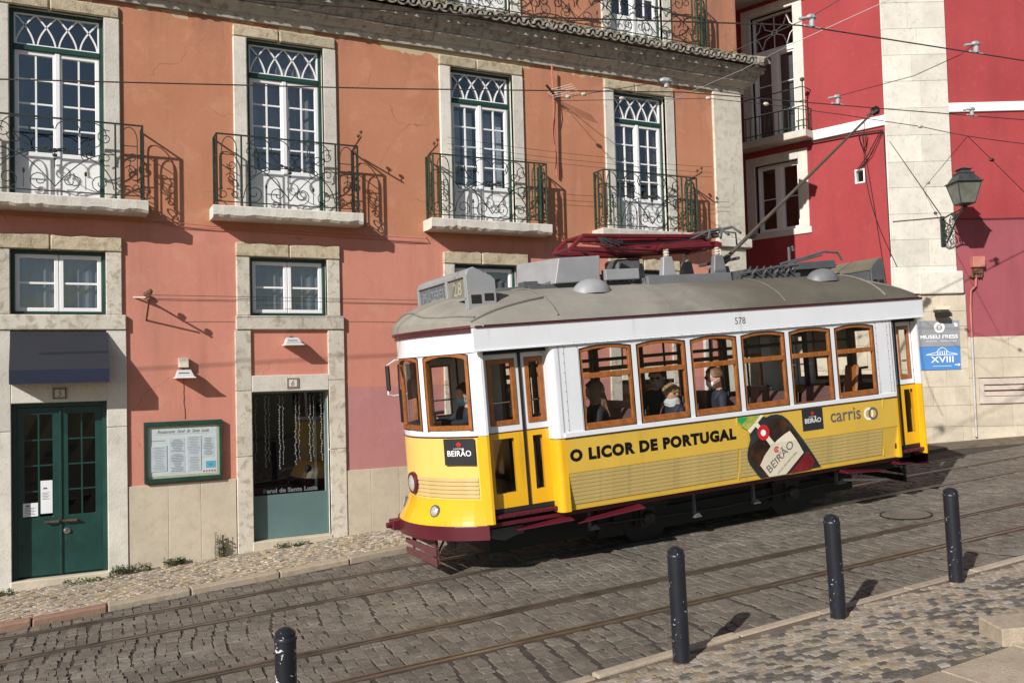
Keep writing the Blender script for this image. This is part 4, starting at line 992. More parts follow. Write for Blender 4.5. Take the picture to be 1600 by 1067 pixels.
# ================================================================== bollards
def bollard(x, y, label, lean, mt='bollard'):
    z = gz(x, y) + .085; t = thing('bollard', label, 'bollard', (x, y, z), 'black bollards along the pavement edge')
    lx, ly = lean; tf = lambda a, b, c: (x + a + lx * c, y + b + ly * c, z + c); r = .066
    g = G(); g.lathe([(r, -.05), (r, .80)], 22, 0, tf, False); obj('post', g, mt, t, smooth=True)
    g = G(); g.lathe([(r + .004, .795), (r + .005, .812), (r + .001, .818), (r - .004, .822), (r - .002, .846), (r - .012, .856), (.03, .872), (.001, .877)], 22, 0, tf, False); obj('cap', g, 'bollard', t, smooth=True)
    g = G(); g.lathe([(r + .012, -.03), (r + .01, .004), (r, .008)], 22, 0, tf, False); obj('base_ring', g, 'rust', t, smooth=True)
bollard(4.185, 5.60, 'black bollard beside the kerb in front of the middle of the tram', (-.022, .01)); bollard(5.82, 5.59, 'black bollard whose shadow falls on the kerb, in front of the liqueur bottle advert', (-.035, .012)); bollard(7.385, 5.645, 'farthest black bollard, standing near the manhole cover', (-.022, .012)); bollard(1.20, 5.62, 'badly chipped black bollard alone before the green and glass doors, cut off at the foot', (-.0, .0), 'bollard_chipped')
# ================================================================== red house round the bend
B0 = Vector((16.156, 12.13, 0)); dM = Vector((.894, -.447, 0)).normalized(); nM = Vector((-.447, -.894, 0)).normalized()
C0 = B0 + dM * (-1.21); dA = Vector((-.322, .947, 0)).normalized(); nA = Vector((-dA.y, dA.x, 0))
def mm(u, v, d): p = B0 + dM * u + nM * d; return (p.x, p.y, v)
def am(u, v, d): p = C0 + dA * u + nA * d; return (p.x, p.y, v)
rh = thing('house', 'bright red house with a white stone corner behind the rear of the tram', 'house', (16.2, 12.5, -1.6))
g = G(); g.sheet(mm, -1.20, 7, .5, 12, ()); g.sheet(mm, .05, 7, -2.2, .5, (), -.02)
aops = [(1.95, 3.0, 5.06, 8.0, 0), (1.93, 2.98, 3.05, 4.58, 0), (.49, .70, 3.80, 4.10, 0)]
g.sheet(am, -.01, 9, -2.4, 12, aops); obj('wall', g, 'red', rh)
g = G(); g.sheet(am, -.01, 9, -2.4, 12, (), -.6); obj('inner_wall', g, 'dark', rh)
def part_m(name, mf, u0, u1, v0, v1, d0, d1, mat, bev=.008, par=rh):
    g = G(); g.mbox(mf, u0, u1, v0, v1, d0, d1); return obj(name, g, mat, par, bev=bev)
# stone courses of the corner and of the base
z = 1.42; k = 0
while z < 9.0:
    zz = z + .545 + rnd.uniform(-.02, .02); cut = -.62 + (.12 if k % 2 else -.1) + rnd.uniform(-.05, .05)
    wr = .055 + .012 * max(0, 4 - z) * .5
    for a, b in ((-1.225, cut), (cut, wr)): part_m('quoin_stone', mm, a + .0015, b - .0015, z + .0015, zz - .0015, -.04, .055 + rnd.uniform(-.002, .002), 'stone_w', .005)
    part_m('quoin_stone', am, -.02, .03, z + .0015, zz - .0015, -.03, .03, 'stone_w', .005)
    z = zz; k += 1
part_m('corbel', mm, -.72, .18, 1.40, 1.86, -.03, .10, 'stone_w', .02)
z = -1.66; k = 0
for zt in (-1.28, -.86, -.48, -.12, .30, .74, 1.05, 1.385):
    u = -1.3 if k % 2 else -1.05; part_m('base_stone', mm, -1.6, u, z + .0015, zt - .0015, -.3, .03, 'dado', .006)
    while u < .22:
        e = min(.235, u + rnd.uniform(.38, .62)); e = .235 if .235 - e < .12 else e
        part_m('base_stone', mm, u + .0015, e - .0015, z + .0015, zt - .0015, -.05, .035 + rnd.uniform(-.003, .003), 'dado', .006); u = e
    z = zt; k += 1
z = -1.75; k = 0
for zt in (-1.30, -.86, -.32, .08, .515):
    u = .236
    while u < 6:
        e = u + rnd.uniform(.55, .95)
        if zt == -.32 and u < .5: part_m('base_stone', mm, .236, .43, z + .0015, zt - .0015, -.05, .02, 'dado', .006); u = 1.45; continue
        part_m('base_stone', mm, u + .0015, e - .0015, z + .0015, zt - .0015, -.05, .016 + rnd.uniform(-.003, .003), 'dado', .006); u = e
    z = zt; k += 1
z = -2.3; k = 0
for zt in (-1.6, -1.1, -.6, -.1, .4, .9, 1.35):
    u = .02 - (.3 if k % 2 else 0); u = .02
    while u < 6:
        e = u + rnd.uniform(.55, .9); part_m('base_stone', am, u + .0015, e - .0015, z + .0015, zt - .0015, -.05, .03 + rnd.uniform(-.003, .003), 'dado', .006); u = e
    z = zt; k += 1
vg = part_m('vent', mm, .43, 1.45, -.845, -.335, -.06, -.03, 'louvre')
g = G(); g.ring(mm, outline(.431, 1.449, -.845, -.335, 0, 2), outline(.52, 1.36, -.70, -.46, 0, 2), -.03, .05); obj('vent_frame', g, 'louvre', vg, bev=.01)
for q in range(2): part_m('vent_slat', mm, .52, 1.36, -.69 + q * .12, -.60 + q * .12, -.03, .03, 'louvre', .006, vg)
for mf, u0, u1, v0, v1 in ((mm, .06, 7, 5.12, 5.312), (am, .02, 1.62, 4.90, 5.112), (am, 3.3, 9, 4.9, 5.112)): part_m('string_course', mf, u0, u1, v0, v1, -.03, .045, 'white', .01)
def am_window(z0, z1, name, fan):
    u0, u1 = 1.95, 3.0
    s = part_m('window_surround', am, u0 - .22, u0, z0 - .1, z1 + .2, -.05, .03, 'stone_w'); 
    for q in ((u1, u1 + .22, z0 - .1, z1 + .2), (u0, u1, z1, z1 + .2)) + (((u0 - .26, u1 + .26, z0 - .14, z0),) if not fan else ()): part_m('surround_stone', am, *q, -.05, .034, 'stone_w', .008, s)
    g = G(); g.ring(am, outline(u0, u1, z0, z1, 0, 2), outline(u0, u1, z0, z1, 0, 2, .05), -.2, -.12); fr = obj(name, g, 'white', rh, bev=.005)
    top = z1 - .85 if fan else z1 - .05
    if fan:
        g = G(); c = ((u0 + u1) / 2, (top + z1) / 2); g.mbox(am, u0, u1, top - .06, top + .06, -.2, -.1)
        g.tube([am(c[0] + .06 * math.cos(q * .52), c[1] + .06 * math.sin(q * .52), -.14) for q in range(12)], .012, 5, closed=True)
        for sx in (1, -1):
            for sy in (1, -1): g.tube([am(c[0] + sx * a, c[1] + sy * b, -.14) for a, b in ((.05, .04), (.22, .12), (.30, .33), (.38, .12), (.48, .04))], .012, 4)
            g.tube([am(c[0], c[1] + sx * .06, -.14), am(c[0], c[1] + sx * .36, -.14)], .01, 4)
        obj('tracery', g, 'white', fr); panes(fr, am, u0 + .05, u1 - .05, top + .06, z1 - .05, 1, 1, -.16)
        top -= .06
    mid = (u0 + u1) / 2; part_m('mullion', am, mid - .06, mid + .06, z0 + .04, top, -.19, -.12, 'white', .005, fr)
    for p, q in ((u0 + .05, mid - .06), (mid + .06, u1 - .05)):
        g = G(); g.ring(am, outline(p, q, z0 + .04, top, 0, 2), outline(p, q, z0 + .04, top, 0, 2, .045), -.19, -.13); obj('sash', g, 'white', fr)
        panes(fr, am, p + .045, q - .045, z0 + .09, top - .05, 1, 3 if fan else 2, -.16, bar=.02)
    g = G(); g.mbox(am, u0 + .1, mid - .1, z0 + .1, top, -.24, -.23); g.mbox(am, mid + .1, u1 - .1, z0 + .1, top, -.24, -.23)
    if fan: obj('curtain', g, 'curtain', fr)
am_window(5.06, 8.0, 'french_window', True); am_window(3.05, 4.58, 'casement_window', False)
# its balcony
bl = part_m('balcony', am, 1.55, 3.5, 4.93, 5.09, -.02, .42, 'stone_w', .012)
g = G()
for zz in (6.02, 5.6, 5.18): g.tube([am(1.6, zz, 0), am(1.6, zz, .38), am(3.45, zz, .38), am(3.45, zz, 0)], .012, 5)
for q in range(17): u = 1.6 + q * 1.85 / 16; g.tube([am(u, 5.09, .38), am(u, 5.6, .38)], .009, 4)
for dd in (.0, .13, .26): g.tube([am(1.6, 5.09, dd), am(1.6, 5.6, dd)], .009, 4)
g.tube([am(1.6, 5.09, .38), am(1.6, 6.12, .38)], .014, 5); g.ball(am(1.6, 6.17, .38), .05, 8); g.tube([am(3.45, 5.09, .38), am(3.45, 6.1, .38)], .014, 5); obj('railing', g, 'iron_green', bl)
part_m('upper_slab', am, 1.5, 4.2, 8.30, 8.42, -.02, .50, 'stone_w', .012); part_m('upper_slab', am, 1.45, 4.25, 8.425, 8.50, -.02, .56, 'white', .012)
g = G(); g.ring(am, outline(.49, .70, 3.80, 4.10, 0, 2), outline(.49, .70, 3.80, 4.10, 0, 2, .03), -.12, .012); sw = obj('small_window', g, 'white', rh, bev=.004); panes(sw, am, .52, .67, 3.83, 4.07, 1, 1, -.06)
# cables on the red wall
line('wall_cable', [am(1.6, 4.86, .06), am(.6, 4.84, .06), am(.06, 4.80, .06)], .016, 'cable', 'thick dark cable under the white band of the red alley wall', 'cable')
g = G(); g.tube([am(.55 - .012 * q, 4.84 - .36 * math.sin(q * .2), .09 + .03 * math.sin(q)) for q in range(16)], .012, 5)
g.tube([am(.09, 4.8, .07), am(.40, 4.3, .09), am(.62, 4.08, .05)], .012, 5); g.tube([am(.06, 4.8, .07), am(.3, 4.35, .07), am(.6, 4.06, .05)], .009, 5)
tag(obj('wall_cable', g, 'cable'), 'loop of slack black cable hanging at the corner above the tiny square window', 'cable')
line('wall_cable', [am(.05, 4.78, .05), am(.03, 3.6, .05), am(.01, 2.2, .06)], .010, 'cable', 'cable running down the red wall along the edge of the white stone corner', 'cable'); line('wall_cable', [am(.5, 4.84, .05), am(.30, 3.2, .05), am(.12, 1.6, .05)], .007, 'cable', 'thin slanting cable down the red wall left of the white stone corner', 'cable')
line('wall_cable', [mm(-1.2, 2.90, .07), mm(-.24, 2.96, .07), mm(-.2, 2.98, .075)], .007, 'cable', 'black cable crossing the white stone corner to the lantern bracket', 'cable'); line('wall_cable', [mm(.0, 2.93, .08), mm(.3, 2.92, .03), mm(6, 2.88, .03)], .008, 'cable', 'black cable along the edge between the red and the mauve paint', 'cable')
# lantern on its scrolled bracket
t = thing('wall_lantern', 'four sided iron lantern on a scrolled bracket at the white stone corner', 'lantern', mm(-.2, 2.34, .06))
LU, LO = -.19, .98
g = G(); g.mbox(mm, LU - .045, LU + .045, 2.36, 2.98, .05, .085); obj('wall_plate', g, 'iron', t, bev=.008)
bm = lambda a, b: mm(LU, 2.36 + b, .08 + a)
g = G(); g.tube([bm(0, .56), bm(.35, .60), bm(.75, .62), bm(.92, .66)], .018, 6); g.tube([bm(a, b) for a, b in bez((0, .05), (.35, .05), (.35, .45), (.85, .60), 14)], .016, 6)
for cx, cy, r, a, tn in ((.14, .40, .12, 90, 1.4), (.16, .18, .12, -90, -1.4), (.36, .45, .10, 100, 1.4), (.55, .52, .07, 100, 1.3), (.28, .28, .07, 0, 1.2), (.06, .28, .06, 0, 1.2)): g.tube([bm(*p) for p in sweep_spiral(cx, cy, r, R(a), tn)], .010, 5)
obj('bracket', g, 'iron', t)
lc = mm(LU, 0, LO)
def lan(x, y, z): p = Vector((lc[0], lc[1], 0)) + dM * x + nM * y; return (p.x, p.y, z)
g = G(); q = lambda s_, z: [lan(-s_, -s_, z), lan(s_, -s_, z), lan(s_, s_, z), lan(-s_, s_, z)]
zb, zm, zt = 3.06, 3.45, 3.53
for a in range(4):
    b = (a + 1) % 4; P1, P2, P3, P4 = q(.135, zb)[a], q(.135, zb)[b], q(.225, zm)[b], q(.225, zm)[a]; gg = G(); gg.add([P1, P2, P3, P4], [(0, 1, 2, 3)]); obj('pane', gg, 'lan_glass', t)
    g.tube([P1, P4], .012, 5); g.tube([P1, P2], .012, 5); g.tube([P4, P3], .016, 5)
g.hexa(q(.26, zm + .01) + q(.25, zm + .03)); g.hexa(q(.225, zm + .03) + q(.13, zm + .19)); g.hexa(q(.145, zm + .19) + q(.14, zm + .205)); g.hexa(q(.10, zm + .205) + q(.09, zm + .27)); g.hexa(q(.125, zm + .27) + q(.12, zm + .285)); g.hexa(q(.08, zm + .285) + q(.03, zm + .32))
g.lathe([(.10, 0), (.13, .03)], 12, 0, lambda x, y, z: lan(x, y, zb - .03 + z)); g.lathe([(.03, 0), (.05, .03), (.03, .06)], 10, 0, lambda x, y, z: lan(x, y, zb - .09 + z)); obj('cage', g, 'lan_iron', t)
# direction signs
t = thing('direction_sign', 'grey over blue museum direction sign on the stone base behind the tram', 'sign', mm(-.35, -.14, .04)); sd = .05
x0, x1 = -.95, .068
g = G(); g.mbox(mm, x0, x1, .337, .866, .03, sd); obj('grey_panel', g, 'sign_grey', t, bev=.003)
g = G(); g.mbox(mm, x0, x1, -.133, .333, .03, sd); obj('blue_panel', g, 'sign_blue', t, bev=.003)
text_on('lettering', 'MUSEU FRESS', mm, x1 - .04 - .76, .50, 'ink_w', t, sd + .002, wid=.76, hei=.075, off=.002); text_on('lettering', 'XVIII', mm, x0 + .41, .015, 'ink_w', t, sd + .002, wid=.46, hei=.125, off=.001)
g = G(); g.ring(mm, [(-.34 + .11 * math.cos(a * .349), .725 + .11 * math.sin(a * .349)) for a in range(18)], [(-.34 + .062 * math.cos(a * .349), .725 + .062 * math.sin(a * .349)) for a in range(18)], sd, sd + .002)
for a in range(9): p = (-.34 + .086 * math.cos(a * .698), .725 + .086 * math.sin(a * .698)); g.ring(mm, [(p[0] + .012 * math.cos(k * 1.05), p[1] + .012 * math.sin(k * 1.05)) for k in range(6)], [(p[0] + .003 * math.cos(k * 1.05), p[1] + .003 * math.sin(k * 1.05)) for k in range(6)], sd + .0025, sd + .003)
obj('emblem', g, 'ink_w', t); text_on('emblem_mark', 'S', mm, -.34, .69, 'ink_w', t, sd + .002, align='CENTER', wid=.06, hei=.07, off=.003)
g = G(); g.mbox(mm, -.33, .0, .445, .452, sd, sd + .0015); g.mbox(mm, -.62, -.40, .445, .452, sd, sd + .0015); obj('rule', g, 'ink_w', t)
def arrow(pts): g = G(); g.prism(pts, mm, sd, sd + .002); obj('arrow', g, 'ink_w', t)
arrow([(-.06, -.045), (.02, -.045), (.02, -.07), (.055, -.035), (.02, 0), (.02, -.025), (-.06, -.025)]); arrow([(.03, .74), (.03, .80), (-.01, .80), (-.01, .825), (-.05, .79), (-.01, .755), (-.01, .78), (.012, .78), (.012, .76), (-.03, .76), (-.03, .74)])
g = G()
roof = [(-.62, .18), (-.42, .22), (-.36, .29), (-.30, .32), (-.24, .29), (-.18, .22), (.0, .18)]
for p, q2 in zip(roof, roof[1:]): g.tube([mm(*p, sd + .001), mm(*q2, sd + .001)], .008, 4)
g.mbox(mm, -.63, .01, .165, .178, sd, sd + .002)
for k in range(5): g.mbox(mm, -.40 + k * .045, -.385 + k * .045, .18, .25, sd, sd + .002)
obj('emblem', g, 'ink_w', t); g = G(); g.mbox(mm, -.50, -.12, -.06, -.052, sd, sd + .0015); obj('rule', g, 'ink_w', t)
# small fittings near the corner
t = thing('security_light', 'small grey floodlight above the direction sign', 'floodlight', mm(-.33, .9, .1)); g = G(); g.mbox(mm, -.48, -.18, 1.07, 1.14, .09, .24); obj('housing', g, 'cream', t, bev=.008)
g = G(); g.mbox(mm, -.46, -.2, .93, 1.02, .12, .26); obj('lamp_face', g, 'groove', t, bev=.006); g = G(); g.mbox(mm, -.35, -.31, .98, 1.10, .03, .14); obj('bracket', g, 'grey_p', t)
t = thing('junction_box', 'pink painted junction box with cable glands under the lantern shadow', 'junction box', mm(.50, 1.9, .03)); g = G(); g.mbox(mm, .37, .62, 1.92, 2.14, .0, .13); obj('box', g, 'pink_box', t, bev=.01)
g = G(); g.mbox(mm, .40, .58, 1.80, 1.915, .0, .09)
for u in (.40, .46, .53, .58): g.tube([mm(u, 1.80, .05), mm(u - .03, 1.72, .06), mm(u - .06, 1.75, .03)], .022, 6)
obj('glands', g, 'rust', t)
t = thing('conduit', 'thin cable conduit running down from the pink junction box to the pavement', 'conduit', mm(.36, -1.5, .03)); g = G(); g.tube([mm(.46, 1.78, .05), mm(.44, 1.55, .05), mm(.33, 1.45, .06), mm(.31, 1.1, .055), mm(.31, .5, .055)], .022, 6); obj('upper_pipe', g, 'pipe_p', t)
g = G(); g.tube([mm(.31, .5, .055), mm(.31, -1.5, .055)], .024, 6); obj('lower_pipe', g, 'pipe_g', t)
# ================================================================== overhead line
def trk(s, c, h):      # tram frame of the far track, h measured square to the slope
    T_ = Vector((TD[0], TD[1], SX * TD[0] + SY * TD[1])).normalized(); N_ = Vector((TN[0], TN[1], 0)); U_ = T_.cross(N_); N_ = U_.cross(T_)
    return TO + T_ * s + N_ * c + U_ * h
TO = Vector(road(4.8265, CT)); TLAT = CN - CT
OW = 'tram contact wires'
wb = line('contact_wire', [trk(-9, 0, 5.62), trk(-1.46, 0, 5.82), trk(2.9, 0, 5.99), trk(6.53, 0, 5.915), trk(12, 0, 5.82), trk(22, 0, 5.9)], .0085, 'wire', 'lower contact wire over the yellow tram, touched by its trolley pole', 'contact wire', OW)
wa = line('contact_wire', [trk(-9, TLAT, 5.62), trk(-1.60, TLAT, 5.716), trk(2.63, TLAT, 5.953), trk(6.40, TLAT, 5.79), trk(16, TLAT, 5.8)], .0085, 'wire', 'higher contact wire crossing in front of the eaves, over the empty track', 'contact wire', OW)
def clip(p, par):
    g = G(); p = Vector(p); g.tube([p + Vector((-.12, 0, .01)), p + Vector((.12, 0, .01))], .015, 6); g.tube([p + Vector((0, 0, .01)), p + Vector((0, 0, .10))], .03, 8); g.ball(p + Vector((0, 0, .12)), .045, 8, 0, (1.6, 1, .8)); g.tube([p + Vector((-.02, 0, .12)), p + Vector((-.14, .05, .10))], .018, 6)
    obj('hanger', g, 'clip', par)
cB1, cB2, cA1, cA2 = trk(5.76, 0, 5.935), trk(8.72, 0, 5.87), trk(2.825, TLAT, 5.94), trk(5.5, TLAT, 5.825)
for p in (cB1, cB2): clip(p, wb)
for p in (cA1, cA2): clip(p, wa)
up = Vector((0, 0, .13)); SW = 'span wires of the overhead line'
hook = Vector(fm(7.45, 4.62, .05))
def balls(par, pts, mat='clay'):
    for p in pts: g = G(); g.ball(p, .03, 8, 0, (1.7, 1, 1)); obj('insulator', g, mat, par)
w1 = line('span_wire', [hook, trk(1.7, -1.3, 5.676), Vector(cA1) + up], .005, 'cable', 'span wire from the hook by the fourth window up to the higher contact wire', 'span wire', SW); balls(w1, [hook.lerp(trk(1.7, -1.3, 5.676), .3), hook.lerp(trk(1.7, -1.3, 5.676), .12)])
pm = trk(1.7, -1.3, 5.676); g = G(); g.ball(pm, .05, 8, 0, (2, 1, .8)); g.tube([pm, pm + Vector((0, 0, -.08))], .03, 6); obj('tensioner', g, 'clip', w1)
node = trk(7.41, -.9, 5.266); q1, q2, q3, q4 = trk(3.794, .6, 6.121), trk(4.624, .3, 5.983), trk(5.679, -.2, 5.718), trk(6.838, -.55, 5.488)
w2 = line('span_wire', [hook + Vector((.03, 0, -.03)), q1, q2, q3, q4, node, trk(8.675, -.9, 5.18), trk(12, -.9, 4.95)], .006, 'cable', 'span wire with pale insulators running from the house hook past the white corner', 'span wire', SW, .004)
balls(w2, [q1, q2, q4, hook.lerp(q1, .45)])
w3 = line('span_wire', [cB1 + up, trk(5.55, -1.6, 5.86), cA2 + Vector((-.15, .1, .0)), cA2 + up], .005, 'cable', 'span wire tying the two contact wires together', 'span wire', SW, .0)
line('span_wire', [cA1 + up, trk(3.3, -3.3, 6.35), trk(4.2, -4.6, 6.9)], .005, 'cable', 'wire rising from the hanger on the higher contact wire out of the picture', 'span wire', SW)
line('span_wire', [trk(3.4, 1.2, 6.2), trk(2.98, -1.2, 5.93), trk(2.867, -2.2, 5.89), trk(3.615, -3.0, 6.174), trk(4.6, -4.0, 6.6)], .004, 'clip', 'thin bright wire crossing the eaves corner and the alley window', 'span wire', SW)
w4 = line('span_wire', [node, mm(-.551, 3.545, .05)], .005, 'cable', 'wire from the insulator node down to the white stone corner', 'span wire', SW); balls(w4, [node.lerp(Vector(mm(-.551, 3.545, .05)), .84)], 'clip')
n5 = trk(8.576, -.9, 4.417); w5 = line('span_wire', [node, n5, n5 + (n5 - node) * .6], .005, 'cable', 'wire from the insulator node across the red upper wall', 'span wire', SW); balls(w5, [node.lerp(n5, .42)], 'cable')
line('span_wire', [mm(-1.19, 4.55, .06), mm(-.22, 3.0, .1)], .006, 'cable', 'wire slanting down over the white stone corner to the lantern bracket', 'span wire', SW)
# ================================================================== the tram (local x along the car, y across, z up; front at -x)
Tv = Vector((TD[0], TD[1], SX * TD[0] + SY * TD[1])).normalized(); Uv = Vector((0, 0, 1)) - Tv * Tv.z; Uv.normalize(); Nv = Uv.cross(Tv)
TM = Matrix(((Tv.x, Nv.x, Uv.x, TO.x), (Tv.y, Nv.y, Uv.y, TO.y), (Tv.z, Nv.z, Uv.z, TO.z), (0, 0, 0, 1)))
tram = thing('tram', 'yellow and white vintage tram with a liqueur bottle advert going down the cobbled street', 'tram', mat=TM)
L = 5.14; HW = 1.19
near = lambda u, v, d: (u, -HW - d, v)
far = lambda u, v, d: (u, HW + d, v)
def skirt(sgn):       # lower side panel, tucked in towards the bottom
    def f(u, v, d):
        t = max(0, (1.12 - v) / .44); return (u, sgn * (HW + d - .07 * t), v)
    return f
nsk, fsk = skirt(-1), skirt(1)
RS = .63                                              # the rear platform is shorter than the front one
mx_ = lambda x: L - x * (RS if x < 0 else 1)
mir = lambda f: (lambda *a: (lambda p: (mx_(p[0]), p[1], p[2]))(f(*a)))
WIN = [(.255 + .777 * i, .955 + .777 * i) for i in range(6)]
for mf, sk in ((near, nsk), (far, fsk)):
    g = G()
    hs = [.68, .74, .82, .92, 1.02, 1.12, 1.25, 1.505]
    for a, b in zip(hs, hs[1:]): g.add([sk(0, a, 0), sk(L, a, 0), sk(L, b, 0), sk(0, b, 0)], [(0, 1, 2, 3)])
    g.mbox(sk, 0, L, .675, .70, -.03, .008); obj('side_panel', g, 't_ad', tram)
    g = G(); g.sheet(mf, -.02, L + .02, 1.515, 2.60, [(a, b, 1.575, 2.515, .034) for a, b in WIN])
    g.sheet(mf, -.02, L + .02, 1.515, 2.60, [(a, b, 1.575, 2.515, .034) for a, b in WIN], -.05); obj('window_band', g, 't_white', tram)
    g = G(); g.mbox(mf, -.02, L + .02, 1.515, 1.572, .001, .022); obj('sill_rail', g, 't_white', tram, bev=.004)
    g = G(); g.mbox(mf, -.02, L + .02, 1.504, 1.514, -.01, .012); obj('waist_line', g, 'rubber', tram)
    for s0, s1 in ((.02, 2.40), (2.44, 4.86)):
        for k in range(8):
            z = .742 + k * .0455; g = G(); g.hexa([sk(s0, z, .002), sk(s1, z, .002), sk(s1, z, .008), sk(s0, z, .008), sk(s0, z + .041, .002), sk(s1, z + .041, .002), sk(s1, z + .041, .005), sk(s0, z + .041, .005)]); obj('slat', g, 't_slat', tram)
    g = G()
    for u in (2.42, 4.905): g.mbox(sk, u - .012, u + .012, .72, 1.50, .001, .010)
    g.mbox(sk, 0, L, 1.105, 1.113, .001, .006); obj('panel_strip', g, 't_ad', tram, bev=.002)
    for i, (a, b) in enumerate(WIN):
        g = G(); g.ring(mf, outline(a + .002, b - .002, 1.577, 2.513, .034), outline(a + .038, b - .038, 1.577 + (.075 if i != 4 else .012), 2.513 - .04, .034), -.045, -.004)
        if i != 4: g.mbox(mf, a + .03, b - .03, 1.58, 1.62, -.045, .010)
        g.mbox(mf, a + .035, b - .035, 2.165, 2.228, -.04, .004)
        sw_ = obj('side_window', g, 'wood', tram, bev=.004)
        g = G(); g.ring(mf, outline(a - .004, b + .004, 1.571, 2.519, .034), outline(a + .006, b - .006, 1.581, 2.509, .034), -.02, .003); obj('seal', g, 'rubber', sw_)
        for v0, v1, dd in ((1.65, 2.17, -.032), (2.225, 2.485, -.018)):
            if i == 4 and v0 < 2: v1 = 1.62
            g = G(); g.add([mf(a + .04, v0, dd), mf(b - .04, v0, dd), mf(b - .04, v1, dd), mf(a + .04, v1, dd)], [(0, 1, 2, 3)]); obj('pane', g, 'glass_t', sw_)
    g = G(); g.mbox(mf, -1.05, L + .66, 2.585, 2.835, -.03, .016); obj('fascia_board', g, 't_white', tram, bev=.004)
    g = G(); g.mbox(mf, -1.05, L + .66, 2.572, 2.590, -.02, .030); g.mbox(mf, .05, L - .05, 2.600, 2.606, .0, .021); obj('drip_rail', g, 't_white', tram, bev=.003)
    g = G()
    for k in range(34): g.ball(mf(.03 + k * .15, 2.578, .03), .008, 5)
    for u in (.045, .25, 4.875, 5.095):
        for k in range(9): g.ball(mf(u, 1.6 + k * .11, .002), .007, 5)
    o = obj('rivets', g, 't_grey', tram); o['kind'] = 'stuff'
    for u in (.055, .24, 4.885, 5.085): g = G(); g.mbox(mf, u - .002, u + .002, 1.58, 2.56, .0005, .0025); obj('panel_seam', g, 't_grey', tram)
